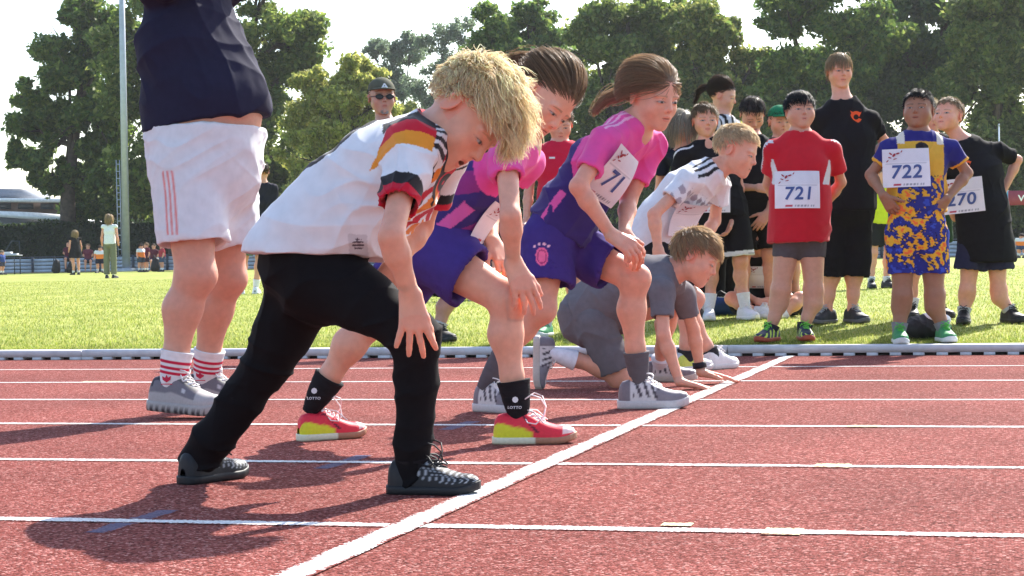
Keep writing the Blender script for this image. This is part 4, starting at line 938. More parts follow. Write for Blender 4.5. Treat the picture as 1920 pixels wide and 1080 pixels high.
def c_msh(v):
    C = np.tile(WHITE, (len(v), 1)); t, d, r = p.legt(v, 'R'); ang = r@nrm(-FW-RT*.9); x = r@nrm(RT-FW*.2)
    tt = t
    for k, o in enumerate((-.012, .006, .024)):
        al = np.clip((.0062-np.abs(x-o+.030+.02*np.maximum(.3-tt, 0)))/.004, 0, 1)*((r@(-FW) > .02) & (tt > .08) & (tt < .66)); C = C*(1-.8*al[:, None])+rgb(228, 110, 100)*.8*al[:, None]
    return C
p.shorts(c_msh, e=.022, hem=(.70, .72), flare=(.03, .03), cc=1, h=.010, amp=.005, seed=8, mat=M_CLOTH, extra=lambda S: (S.es(U(385, 265, 7.0), U(385, 330, 7.0), p.HX, .20, .19, .19, .18, .05), S.rc(U(372, 340, 6.98), U(398, 425, 7.0), .10, .07, .06), S.pl(U(385, 238, 7.0), UP)))
def stripesock(t, v):
    C = np.tile(V(.72, .71, .72), (len(v), 1))
    for a in (.60, .70, .80): mixc(C, np.abs(t-a) < .028, rgb(190, 35, 65))
    return C
M_REDP = flat_mat('red_print', rgb(190, 40, 70), .7)
for a in 'RL':
    s_ = p.sock(a, .125, WHITE, .006, stripesock)
    # three-leaf emblem knitted on the ankle
    mb = MB(); c = J['a'+a]+nrm(J['k'+a]-J['a'+a])*.012-FW*(p.r['ca'][1]*1.08+.012)+RT*-.004
    for ang in (-.6, 0, .6):
        d = UP*math.cos(ang)+RT*math.sin(ang); q = RT*math.cos(ang)-UP*math.sin(ang); mb.add([c, c+d*.016+q*.006, c+d*.028, c+d*.016-q*.006], [(0, 1, 2, 3)])
    mb.add([c-RT*.02-UP*.004, c+RT*.02-UP*.004, c+RT*.02-UP*.007, c-RT*.02-UP*.007], [(0, 1, 2, 3)]); mb.build('sock_emblem', M_REDP, s_)
def sn_man(C, t, f, s):
    C[:] = rgb(112, 106, 111); mixc(C, (t < .10) & (f > .55), rgb(58, 48, 55)); mixc(C, (t < .36) & (f > .80), rgb(58, 48, 55)); mixc(C, (t > .36) & (t < .68) & (f > .86), rgb(90, 90, 92)); mixc(C, f < .34, rgb(165, 158, 156)); mixc(C, (t > .7), rgb(168, 162, 160)); mixc(C, (np.abs(t-.5) < .05) & (np.abs(f-.55) < .10) & (np.sin(t*200) > 0), rgb(190, 186, 186)); return C
st = dict(fn=sn_man, sole=rgb(165, 158, 154), lace=rgb(215, 215, 215), sh=.036, solefn=lambda C, t, z: np.where(((z < .3) & (np.sin(t*75) > -.2))[:, None], rgb(70, 62, 66), C), wid=1.05, high=1.05)
H = GT(276, 788)+V(0, 0, .030); p.shoe('R', .29, st, heel=H, fwd=J['fR']-V(0, 0, .08)); H = GT(348, 765)+V(0, 0, .015); p.shoe('L', .29, st, heel=H, fwd=J['fL']-V(0, 0, .04))

# --- blond boy in the white football shirt
J = pxJ(0, dict(pelvis=(590, 475, 4.53), waist=(642, 408, 4.51), chest=(722, 326, 4.49), neck=(818, 258, 4.47), head=(875, 217, 4.45),
    sR=(772, 272, 4.35), sL=(838, 280, 4.62), eR=(734, 445, 4.17), eL=(790, 425, 4.72), wR=(770, 553, 4.225), wL=(738, 500, 4.62),
    hR=(600, 515, 4.46), hL=(580, 515, 4.60), kR=(782, 628, 4.34), kL=(500, 685, 4.65), aR=(774, 882, 4.39), aL=(374, 862, 4.70)))
J['fR'] = flat(GT(908, 928)-GT(735, 925)); J['fL'] = flat(GT(432, 896)-GT(325, 910))
p = Person('blond boy in white football shirt and black trousers bending over the start line', J, .242, FAIR*V(1.0, .97, .95), CD(.52, -.80, .30), CD(.83, .55, .05), det=3, haircol=BLOND, mouth=.55, size=.97,
    torso=[(.118, .10), (.112, .10), (.125, .097), (.088, .06)], brow=V(.36, .22, .11))
p.r['ca'] = (.034, .025); p.r['th'] = (p.r['th'][0], .0405)
p.hand('R', CD(.10, -.99, .02), CD(-.10, -.05, -1), (16, 14, 12, 8), 22, .142, 20); p.hand('L', CD(-.5, -.8, 0), CD(.2, -.7, .6), 25, 8, .165)
p.body()
p.hair(9000, .41, 'fluffy', lift=.85, grav=.06, curl=.42, rad=.0008, ns=10, seed=4, crown=(0, -.34, .38), fringe=.75, clump=.68, nclump=330, poof=.05, fly=.09, var=.34, wildlift=.8, lenfn=lambda d: np.interp(d[:, 2]+.30*d[:, 1], [-.5, .1, .5, .9], [.22, .34, .85, 1.0]))
boy = p
logo = U(671, 461, 4.37)
def c_boy(v):
    C = np.tile(V(.78, .77, .79), (len(v), 1)); x, y, z = p.tor(v); w = z/p.TL
    hb = J['head']+(V(0, -.07, -.22)*p.hh)@p.HR; nd = nrm(hb-J['neck']); q = v-J['neck']; dn = np.linalg.norm(q-np.outer(q@nd, nd), axis=1)
    # back number: a ring
    R_ = (x/.098)**2+((z-.215)/.115)**2; mixc(C, (y < .0) & (R_ < 1) & ((x/.066)**2+((z-.215)/.085)**2 > 1), BLACK*1.5)
    fr = (y > .06) & (w > .50) & (np.abs(x) < .085)
    mixc(C, fr & (np.sin((z*1.0+np.abs(x)*1.2)*62) > .25), rgb(225, 130, 50)); mixc(C, fr & (np.sin((z+np.abs(x)*1.2)*62) < -.55), rgb(190, 30, 50)); 
    for a in 'RL':
        t, d, r = p.armt(v, a); f = r@p.Y; o = (x if a == 'R' else -x); arm = (o > .075) & (d < .10) & (t < .70)
        fl = arm & (f < .030) & (f > -.052)
        tt = t+.9*(f+.0)
        mixc(C, fl & (tt < -.12), BLACK*1.5); mixc(C, fl & (tt >= -.12) & (tt < .02), rgb(200, 35, 55)); mixc(C, fl & (tt >= .02) & (tt < .16), rgb(232, 150, 50))
        fz = arm & (f >= .030) & (t < .10) | ((dn > p.neckr+.03) & (dn < p.neckr+.055) & (o > .02) & (w > .7) & (y > -.06)); mixc(C, fz, BLACK*1.5)
        mixc(C, arm & (f >= .030) & (t < .10) & (np.sin((t*.22+f*.6)*330) > .1), V(.75, .75, .76))
        mixc(C, arm & (t > .455), BLACK*1.5); mixc(C, arm & (t > .575), rgb(200, 30, 55))
    mixc(C, (dn < p.neckr+.032) & (w > .7), rgb(205, 30, 60)); mixc(C, (dn > p.neckr+.022) & (dn < p.neckr+.029) & (w > .7), BLACK*1.5)
    dl = np.linalg.norm(v-logo, axis=1); lx = (v-logo)@RT; lz = (v-logo)@UP; ny = (v-logo)@(-FW) > -.05
    mixc(C, ny & (np.abs(lx) < .021) & (np.abs(lz) < .026), V(.62, .60, .62)); mixc(C, ny & (lx**2+(lz-.004)**2 < .013**2) & (np.sin(lz*900) > -.2), rgb(90, 80, 90))
    return C
def boyfold(v):
    x, y, z = p.tor(v); w = z/p.TL; u = (v-J['waist'])@nrm(RT*.75-UP*.65); k = np.exp(-((w-.22)/.28)**2)
    f1 = .010*k*((1-np.abs(np.sin(24*(v@nrm(RT*.45+UP*.89))+1.5*np.sin(8*(v@RT)))))**1.6-.35)
    pt = U(745, 380, 4.36); q = v-pt; d = np.linalg.norm(q, axis=1); ang = np.arctan2(q@UP, q@RT); f2 = .007*np.exp(-((d-.12)/.10)**2)*((1-np.abs(np.sin(ang*4.5+1.2*np.sin(d*25))))**1.8-.3)
    return f1+f2
p.shirt(c_boy, e=.020, sleeve=.66, hemp=U(595, 482, 4.53), hemn=nrm(-UP-RT*.055), flare=.026, cc=1, h=.0064, amp=.0048, seed=11, low=.04, neck=.008, sl_e=.011, foldfn=boyfold, freq=26,
    extra=lambda S: (S.es(U(672, 440, 4.50), U(770, 375, 4.49), p.X, .12, .11, .05, .045, .06), S.es(U(532, 468, 4.53), U(592, 400, 4.52), p.X, .12, .115, .035, .058, .06)))
def c_pants(v): return np.tile(V(.0065, .0055, .0065), (len(v), 1))
def pantfold(v):
    o = np.zeros(len(v))
    for a in 'RL':
        A, B = J['k'+a], J['a'+a]; ab = B-A; t = ((v-A)@ab)/(ab@ab); r = np.linalg.norm(v-A-np.outer(t, ab), axis=1); k = np.clip((t-.1)/.9, 0, 1)*(t < 1.1)*(r < .11)
        ph = (v-A)@nrm(np.cross(ab, FW)); o += k*(.009*((1-np.abs(np.sin(t*13+ph*26+1.5*np.sin(ph*22+t*5))))**2-.3))
        k2 = np.exp(-((t+.02)/.16)**2)*(r < .12); o += k2*.007*((1-np.abs(np.sin(t*16+ph*20)))**2-.3)
    return o
p.shorts(c_pants, e=.0085, hem=(2.10, 2.10), flare=(.016, .007), cc=1, h=.0072, amp=.0035, seed=12, name='trousers', foldfn=pantfold, mat=M_DARK,
    extra=lambda S: (S.es(U(585, 500, 4.53), U(600, 530, 4.52), p.HX, .135, .13, .115, .10, .04), S.rc(U(595, 520, 4.48), U(690, 562, 4.42), .085, .066, .04), S.rc(U(570, 530, 4.60), U(528, 625, 4.63), .080, .066, .04)))
def sn_zebra(C, t, f, s):
    C[:] = V(.014, .014, .016); m = (np.sin(t*95+7*f+2.2*np.sin(f*9)) > .72) & (f > .25) & (t > .2); mixc(C, m, V(.35, .36, .38)); return C
st = dict(fn=sn_zebra, sole=V(.016, .016, .018), lace=V(.02, .02, .022), sh=.020, high=1.0, bow=1.6)
p.shoe('R', .212, st, heel=GT(735, 922)); p.shoe('L', .205, st, heel=GT(327, 905))
for a in 'RL': p.sock(a, .03, BLACK, .004)

# --- brown-haired child in purple with red and yellow shoes
PURP = rgb(66, 50, 118); PINK = rgb(232, 84, 158); MAG = rgb(160, 60, 140)
J = pxJ(0, dict(pelvis=(812, 452, 5.78), waist=(848, 402, 5.77), chest=(900, 340, 5.75), neck=(978, 268, 5.73), head=(1024, 184, 5.72),
    sR=(950, 298, 5.61), sL=(990, 305, 5.87), eR=(957, 405, 5.50), eL=(916, 385, 5.93), wR=(962, 492, 5.57), wL=(922, 452, 5.78),
    hR=(812, 478, 5.70), hL=(798, 478, 5.86), kR=(952, 562, 5.62), kL=(692, 602, 5.84), aR=(966, 762, 5.63), aL=(592, 745, 5.86)))
J['fR'] = flat(GT(1090, 830)-GT(938, 831)); J['fL'] = flat(GT(645, 820)-GT(540, 826))
p = Person('brown-haired child in purple kit with red and yellow shoes, leaning on one knee', J, .226, FAIR, CD(.50, -.70, .50), CD(.62, .78, .10), det=3, haircol=LBROWN*.75, fat=1.14, size=.98,
    torso=[(.115, .095), (.105, .085), (.12, .088), (.085, .06)])
p.hand('R', CD(.35, -.9, .1), CD(-.35, -.15, -.9), (14, 16, 18, 20), 9, .165, 25); p.hand('L', CD(.45, -.75, .45), CD(-.5, -.3, -.8), (38, 40, 42, 42), 5, .15, 40)
p.body(); p.hair(4200, .2, 'tail', lift=.05, wildlift=.32, curl=.06, rad=.0009, ns=8, seed=9, tie=(0, -.50, .16), fly=.30, hl=-.12, clump=.3, tail=dict(pts=[(0, -.5, .16), (0, -.62, .2), (.02, -.8, .0), (.05, -.9, -.3)], n=300, r=.07))
child = p
def c_child(v):
    x, y, z = p.tor(v); w = z/p.TL; C = np.tile(PURP*.9, (len(v), 1)); mixc(C, (np.sin(w*9+x*20-y*26) > .35), MAG*.8); mixc(C, w > .80, PINK)
    for a in 'RL':
        t, d, r = p.armt(v, a); o = (x if a == 'R' else -x); mixc(C, (o > .085) & (d < .1) & (t > -.5), PINK)
    mixc(C, (np.abs(np.abs(x)-.10) < .03) & (w < .42) & (np.abs(y-.01-.06*w) < .018), rgb(215, 95, 165)); return C
p.shirt(c_child, e=.010, sleeve=.34, hem=-.01, flare=.012, cc=1, h=.0085, amp=.005, seed=13, low=.03)
def c_sh(v): return np.tile(PURP, (len(v), 1))
p.shorts(c_sh, e=.016, hem=(.50, .50), flare=(.022, .022), cc=1, h=.0085, amp=.006, seed=14, extra=lambda S: S.rc(U(808, 440, 5.77), U(835, 470, 5.74), .10, .09, .05))
p.bib('', U(898, 396, 5.75), -p.X, p.Z, .17, .13)
def blk(t, v): return np.tile(V(.014, .013, .015), (len(v), 1))
M_WP = flat_mat('white_print_cloth', (.7, .7, .7), .7)
for a in 'RL':
    s_ = p.sock(a, .075, BLACK, .009, blk)
    tv, tf, tl = text_mesh('LOTTO', .02, .12); sc = .042/(tv[:, 0].max()-tv[:, 0].min()); c = J['a'+a]+nrm(J['k'+a]-J['a'+a])*.0-FW*(p.r['ca'][1]*1.12+.014); cx = (tv[:, 0]-tv[:, 0].mean())*sc
    rr_ = p.r['ca'][1]*1.10+.015
    mkobj('lettering', np.array([J['a'+a]+RT*rr_*math.sin(x_/rr_)-FW*rr_*math.cos(x_/rr_)+UP*(y_*sc*.9-.004) for x_, y_ in zip(cx, tv[:, 1])]), tf, M_WP, s_, None, False, tl)
    mb = MB(); k = 8; mb.add([c+UP*.022+RT*.009*math.cos(i*2*math.pi/k)+UP*.009*math.sin(i*2*math.pi/k) for i in range(k)], [tuple(range(k))]); mb.build('emblem', M_WP, s_)
def sn_red(C, t, f, s):
    C[:] = rgb(222, 48, 66); al = np.clip((np.maximum(.66-.9*t, .34-.5*np.maximum(t-.3, 0))-f)/.06, 0, 1)*np.clip((.5-t)/.02, 0, 1); C[:] = C*(1-al[:, None])+rgb(215, 210, 45)*al[:, None]; mixc(C, (np.abs(t-.36-.35*(.8-f)) < .022) & (f > .25) & (f < .9), rgb(60, 25, 40)); mixc(C, (t > .86) & (f > .2), rgb(240, 205, 200)); return C
st = dict(fn=sn_red, sole=rgb(170, 120, 95), lace=rgb(240, 225, 225), sh=.020, solefn=lambda C, t, z: np.where((t < .52)[:, None], rgb(222, 216, 190), C), bow=1.9)
p.shoe('R', .238, st, heel=GT(936, 829)); p.shoe('L', .215, st, heel=GT(540, 824))

# --- girl in the pink and purple jersey
J = pxJ(0, dict(pelvis=(1048, 440, 6.97), waist=(1072, 388, 6.96), chest=(1122, 312, 6.93), neck=(1190, 236, 6.92), head=(1224, 180, 6.90),
    sR=(1138, 262, 6.79), sL=(1225, 270, 7.05), eR=(1084, 350, 6.70), eL=(1178, 378, 7.02), wR=(1146, 440, 6.74), wL=(1170, 438, 6.86),
    hR=(1026, 458, 6.90), hL=(1066, 458, 7.04), kR=(1014, 578, 6.86), kL=(1190, 522, 6.93), aR=(918, 704, 6.93), aL=(1194, 704, 6.97)))
J['fR'] = flat(CD(.72, 0, .68)); J['fL'] = flat(GT(1298, 765)-GT(1168, 766))
p = Person('girl with ponytail in bright pink and purple jersey, hands clasped on her knee', J, .236, FAIR, CD(.62, -.26, .74), CD(.16, .95, .22), det=3, haircol=LBROWN, fat=1.08, size=1.05,
    torso=[(.12, .10), (.108, .088), (.125, .09), (.088, .06)])
p.hand('R', CD(.80, -.55, .1), CD(-.3, -.5, -.8), (30, 32, 34, 36), 5, .16, 30); p.hand('L', CD(.55, -.80, .1), CD(-.4, -.3, -.85), (30, 32, 34, 36), 5, .155, 30)
p.body(); p.hair(4200, .2, 'tail', lift=.05, wildlift=.32, curl=.06, rad=.0010, ns=8, seed=10, tie=(0, -.46, -.06), fly=.30, hl=-.12, clump=.3, tail=dict(pts=[(0, -.46, -.06), (.06, -.58, -.06), (.30, -.72, -.20), (.44, -.76, -.42)], n=320, r=.09))
girl = p
def c_girl(v):
    x, y, z = p.tor(v); w = z/p.TL; C = np.tile(PINK, (len(v), 1)); q = w+.9*y+.02*np.sin(x*30)
    mixc(C, q < .70, MAG*.75); mixc(C, q < .60, PURP*.85)
    for a in 'RL':
        t, d, r = p.armt(v, a); o = (x if a == 'R' else -x); arm = (o > .08) & (d < .11) & (t > -.3); mixc(C, arm, PINK)
        sh = (o > .055) & (o < .21) & (t < .25) & (w > .86); mixc(C, sh & (np.abs(y+.012) < .034) & (np.sin((y+.012)*260+1.5) > .25), rgb(245, 175, 205))
    dc = (x+.06)**2+(z-.74*p.TL)**2; mixc(C, (y > .02) & (dc < .022**2) & (dc > .010**2), rgb(245, 170, 200))
    for s_ in (-1, 1): mixc(C, (np.abs(x*s_-.11) < .035) & (w < .30) & (np.abs(y+.01) < .016), rgb(230, 95, 165))
    return C
p.shirt(c_girl, e=.011, sleeve=.66, hem=-.015, flare=.014, cc=1, h=.0085, amp=.006, seed=15, low=.03, sl_e=.009, vneck=.03)
crest = U(1016, 481, 6.78)
def c_gsh(v):
    C = np.tile(PURP, (len(v), 1)); a = (v-crest)@RT; b = (v-crest)@UP; m = (v-crest)@(-FW) > -.06; d = (a/.022)**2+(b/.033)**2
    mixc(C, m & (d < 1), rgb(240, 110, 150)); mixc(C, m & (d < .62) & (d > .40), rgb(180, 60, 110))
    for k in (-1.5, -.5, .5, 1.5): mixc(C, m & ((a-k*.017)**2+(b-.046+.004*k*k)**2 < .0055**2), rgb(245, 190, 200))
    return C
p.shorts(c_gsh, e=.018, hem=(.66, .62), flare=(.022, .034), cc=1, h=.0085, amp=.006, seed=16)
bb, at = p.bib('71', U(1152, 330, 6.80), nrm(U(1207, 312, 6.86)-U(1159, 280, 6.78)), nrm(U(1159, 280, 6.80)-U(1103, 363, 6.76)), .17, .19, nx0=.52)
for a in 'RL': p.sock(a, .085, rgb(92, 88, 92), .006)
def sn_grey(C, t, f, s):
    C[:] = rgb(205, 200, 198); mixc(C, (t > .55) & (f < .92), rgb(128, 122, 128)); mixc(C, (t < .18), rgb(120, 112, 118)); al = np.clip((np.sin((t+.10*f)*57+.6)-.05)/.4, 0, 1)*((t > .22) & (t < .60) & (f > .12) & (f < .86)); C[:] = C*(1-al[:, None])+rgb(70, 62, 70)*al[:, None]; mixc(C, (t > .3) & (f > .9), rgb(225, 222, 220)); return C
st = dict(fn=sn_grey, sole=rgb(198, 192, 190), lace=rgb(235, 232, 230), sh=.030)
p.shoe('L', .25, st, heel=GT(1168, 763)); p.shoe('R', .24, st, heel=GT(902, 752))

# --- boy in grey in a crouch start
GREY = V(.15, .138, .15)
J = pxJ(0, dict(pelvis=(1110, 590, 8.32), waist=(1142, 562, 8.28), chest=(1200, 528, 8.22), neck=(1256, 510, 8.18), head=(1306, 482, 8.15),
    sR=(1240, 545, 8.05), sL=(1278, 552, 8.33), eR=(1244, 628, 8.00), eL=(1300, 618, 8.38), wR=(1274, 716, 8.00), wL=(1314, 698, 8.39),
    hR=(1115, 607, 8.22), hL=(1125, 598, 8.42), kR=(1163, 708, 8.24), kL=(1262, 568, 8.42), aR=(1044, 662, 8.21), aL=(1236, 688, 8.62)))
J['fR'] = nrm(V(0, 0, -1)+RT*-.05); J['fL'] = flat(CD(.9, 0, .3))
p = Person('boy in grey t-shirt and shorts kneeling in a crouch start with hands on the line', J, .232, FAIR, CD(.84, -.42, .22), CD(.42, .90, 0), det=2, haircol=V(.60, .44, .26), fat=1.02, size=.98,
    torso=[(.125, .115), (.11, .095), (.125, .095), (.088, .062)])
p.hand('R', CD(.93, -.22, .1), CD(-.15, -1, 0), (6, 4, 4, 6), 12, .165, 55, 4); p.hand('L', CD(.95, -.2, .05), CD(-.1, -1, 0), (5, 4, 4, 6), 12, .165, 55, 4)
p.body(feet=False); p.hair(2600, .17, 'short', hl=-.08, lift=.5, rad=.0013, ns=5, seed=21, fringe=.5, clump=.3, fly=.04)
p.shirt(lambda v: np.tile(GREY, (len(v), 1)), e=.016, sleeve=.62, hem=.03, flare=.01, cc=1, h=.010, amp=.005, seed=22, low=.05, mat=M_DARK)
p.shorts(lambda v: np.tile(GREY*.95, (len(v), 1)), e=.018, hem=(.45, .86), flare=(.015, .022), cc=1, h=.010, amp=.005, seed=23)
p.sock('R', .085, V(.72, .70, .74), .006); p.sock('L', .05, V(.72, .70, .74), .006)
st = dict(fn=sn_grey, sole=rgb(190, 182, 172), lace=rgb(235, 232, 230), sh=.028)
p.shoe('R', .225, st, heel=U(1000, 630, 8.21), fwd=V(0, 0, -1)+RT*-.03, up=RT); p.shoe('L', .23, st, heel=GT(1214, 712))
mb = MB(); w_ = J['wL']; d_ = nrm(J['eL']-w_); mb.tube([w_+d_*.02, w_+d_*.045], [.030, .031], 16); mb.build('wristband', flat_mat('black_band', (.012, .012, .02), .6), p.root, True)

# --- boy in the white shirt with three black stripes
J = pxJ(0, dict(pelvis=(1218, 452, 9.50), waist=(1240, 410, 9.48), chest=(1285, 358, 9.45), neck=(1338, 320, 9.42), head=(1382, 283, 9.40),
    sR=(1290, 340, 9.28), sL=(1348, 345, 9.58), eR=(1226, 402, 9.20), eL=(1340, 415, 9.62), wR=(1234, 468, 9.20), wL=(1312, 455, 9.50),
    hR=(1222, 475, 9.42), hL=(1215, 475, 9.58), kR=(1300, 560, 9.40), kL=(1290, 575, 9.58), aR=(1284, 678, 9.43), aL=(1338, 676, 9.58)))
J['fR'] = flat(GT(1318, 694)-GT(1268, 697)); J['fL'] = flat(GT(1366, 692)-GT(1325, 695))
p = Person('short-haired boy in white shirt with three black shoulder stripes leaning forward', J, .246, FAIR, CD(.86, -.30, .36), CD(.34, .93, .06), det=2, haircol=V(.80, .66, .45), size=1.05, hairline=.05)
p.hand('R', CD(.1, -.95, .1), CD(.6, -.1, -.8), 30); p.hand('L', CD(.1, -.95, 0), CD(-.4, -.2, .8), 30)
p.body(); p.hair(2200, .10, 'short', lift=.6, rad=.0014, ns=4, seed=31, fringe=.3, clump=.1, fly=.03)
def c_wb(v):
    x, y, z = p.tor(v); w = z/p.TL; C = np.tile(V(.78, .76, .78), (len(v), 1))
    for a in 'RL':
        t, d, r = p.armt(v, a); o = (x if a == 'R' else -x); mixc(C, (o > .05) & (o < .19) & (w > .78) & (t < .2) & (y > -.045) & (y < .055) & (np.sin((y+.01)*185) > .1), BLACK*1.5)
    m = (y > .02) & (w > .45) & (w < .75); mixc(C, m & (np.sin(x*70+z*60)*np.sin(x*70-z*60) > .1), rgb(170, 160, 168)); return C
p.shirt(c_wb, e=.018, sleeve=.55, hem=.06, flare=.02, cc=1, h=.010, amp=.006, seed=32, low=.08, sl_e=.016)
p.bib('', U(1300, 420, 9.35), nrm(U(1330, 400, 9.45)-U(1275, 420, 9.25)), nrm(p.Z+RT*.2), .20, .18)
p.shorts(lambda v: np.tile(BLACK*1.3, (len(v), 1)), e=.018, hem=.85, flare=.02, seed=33)
for a in 'RL': p.sock(a, .06, V(.03, .03, .035))
def sn_neon(C, t, f, s): C[:] = rgb(205, 202, 200); mixc(C, (t < .4) & (f < .8), rgb(205, 210, 90)); mixc(C, (t > .45) & (t < .7) & (f < .5), rgb(140, 140, 145)); return C
st = dict(fn=sn_neon, sole=rgb(205, 200, 195), lace=rgb(240, 240, 240), sh=.026)
p.shoe('R', .235, st, heel=GT(1266, 696)); st2 = dict(sole=rgb(205, 200, 195), upper=rgb(222, 218, 215), sh=.026); p.shoe('L', .235, st2, heel=GT(1318, 694))
# ------------------------------------------------------------------ the people on the grass
def bg(label, head, feet, face=(0, 1), D=None, over=None, hh=.222, skin=FAIR, hair=DBROWN, style='short', fat=1.0, size=1.05, torso=None, shirt=None, shirtc=BLACK, sleeve=.6, hem=None, shorts=BLACK, sh_hem=.75, sh_e=.016, flare=.02, sock=(WHITE, .06), shoe=None, det=1, fwd=None, up=None, chub=0, group=None, zg=None, hands=('R', 'L'), hl=-.07, hn=1200, hlen=.13, adult=0, e=.016, neck=.012, shoeL=.235, vneck=0, seed=1, hairkw=None, facedir=None, smat=None, hdir=None, low=.06, sfl=.006, handkw=None, amp=.0055):
    """a standing figure: head and feet given as seen, the rest from body proportions, joints in `over` set one by one"""
    fm = GR(*feet); D = D or DEP(fm); f = flat(CD(face[0], 0, face[1])); r = np.cross(f, V(0, 0, 1)); z0 = float(zgr(U(feet[0], feet[1], D)[1])) if zg is None else zg
    hc = U(head[0], head[1], D); an = U(feet[0], feet[1], D); an[2] = z0+.075*size; ax = hc-an; L = ax
    P = lambda t, x=0, y=0: an+L*t+r*x*size+f*y
    J = dict(head=hc, neck=P(.885), chest=P(.775), waist=P(.66), pelvis=P(.56), sR=P(.855, .150), sL=P(.855, -.150), eR=P(.66, .19, -.02), eL=P(.66, -.19, -.02), wR=P(.52, .20, .04), wL=P(.52, -.20, .04),
        hR=P(.53, .075), hL=P(.53, -.075), kR=P(.27, .085, .01), kL=P(.27, -.085, .01), aR=P(0, .085), aL=P(0, -.085))
    for k, v in (over or {}).items(): J[k] = U(v[0], v[1], D+(v[2] if len(v) > 2 else 0))
    for a in 'RL':
        J['f'+a] = flat(f*1.0+r*(.25 if a == 'R' else -.25)) if facedir is None else flat(CD(*facedir['RL'.index(a)]))
        if (over or {}).get('a'+a) is not None and zg is None: J['a'+a][2] = float(zgr(J['a'+a][1]))+.075*size
    p = Person(label, J, hh, skin, fwd if fwd is not None else CD(face[0], -.05, face[1]), up if up is not None else V(0, 0, 1), fat=fat, size=size, det=det, haircol=hair, chub=chub, hairline=hl, torso=torso, group=group, adult=adult)
    for a in hands:
        d = nrm(J['w'+a]-J['e'+a]) if hdir is None or a not in hdir else hdir[a][0]; n_ = (p.Y*.2-r*(1 if a == 'R' else -1)) if hdir is None or a not in hdir else hdir[a][1]
        p.hand(a, d, n_, 25, **(handkw or {}))
    p.body()
    if style is not None:
        kw = dict(n=hn, length=hlen, style='short', lift=.45, rad=.0017 if det else .006, ns=5, seed=seed, fringe=.4, clump=.3, nclump=50, fly=.03)
        if style == 'tail': kw.update(style='tail', lift=.08, wildlift=.3, curl=.05, ns=6, tail=dict(pts=[(0, -.5, .16), (0, -.62, .18), (.02, -.8, .0), (.03, -.85, -.4)], n=150, r=.09), tie=(0, -.5, .16))
        if style == 'long': kw.update(length=.75, lift=.25, grav=.9, ns=8, var=.2, fringe=0, crown=(0, .05, .5))
        kw.update(hairkw or {}); p.hair(**kw)
    p.shirt(shirtc if callable(shirtc) else (lambda v: np.tile(np.asarray(shirtc, float), (len(v), 1))), e=e, sleeve=sleeve, hem=.02 if hem is None else 0, hemp=None if hem is None else U(hem[0], hem[1], D), hemn=None if hem is None else V(0, 0, -1), low=low, flare=sfl, seed=seed+40, vneck=vneck, mat=smat or M_DARK, amp=amp, neck=neck, freq=30, cc=1 if det >= 2 else 0, h=.0095 if det >= 2 else None)
    if shorts is not None: p.shorts(shorts if callable(shorts) else (lambda v: np.tile(np.asarray(shorts, float), (len(v), 1))), e=sh_e, hem=sh_hem, flare=flare, seed=seed+60, amp=amp*.8, cc=1 if det >= 2 else 0, h=.0095 if det >= 2 else None)
    for a in 'RL':
        if sock: p.sock(a, sock[1], sock[0])
        Hh = J['a'+a]-J['f'+a]*.27*shoeL; Hh[2] = float(zgr(Hh[1])) if zg is None else zg
        p.shoe(a, shoeL, shoe or dict(upper=V(.02, .02, .022), sole=V(.03, .03, .03), lace=V(.02, .02, .02)), heel=Hh)
    return p
# --- red shirt, number 721
pp = {}
def c721(v):
    p = pp['p']; x, y, z = p.tor(v); w = z/p.TL; C = np.tile(rgb(196, 26, 44), (len(v), 1)); hb = p.J['head']+(V(0, -.07, -.22)*p.hh)@p.HR; nd = nrm(hb-p.J['neck']); q = v-p.J['neck']; dn = np.linalg.norm(q-np.outer(q@nd, nd), axis=1)
    mixc(C, (dn < p.neckr+.022) & (w > .8), V(.7, .68, .7))
    for s_ in (1, -1): mixc(C, (x*s_ > .115) & (x*s_ < .175-.05*np.abs(w-.62)) & (y > .02) & (w > .46) & (w < .74) & (np.abs(x*s_-.16-.15*(w-.6)) < .022), V(.7, .68, .7))
    for a in 'RL':
        t, d, r = p.armt(v, a); o = x if a == 'R' else -x; u = r@p.Y; mixc(C, (o > .10) & (t > -.35) & (t < .7) & (np.abs(u+.0) < .011+.006*np.sin(t*95)) & ((r@p.X)*(1 if a == 'R' else -1) > .01), V(.7, .68, .7))
    return C
class _P(dict): pass
_oldinit = Person.__init__
def _init(s, *a, **k): _oldinit(s, *a, **k); pp['p'] = s
Person.__init__ = _init
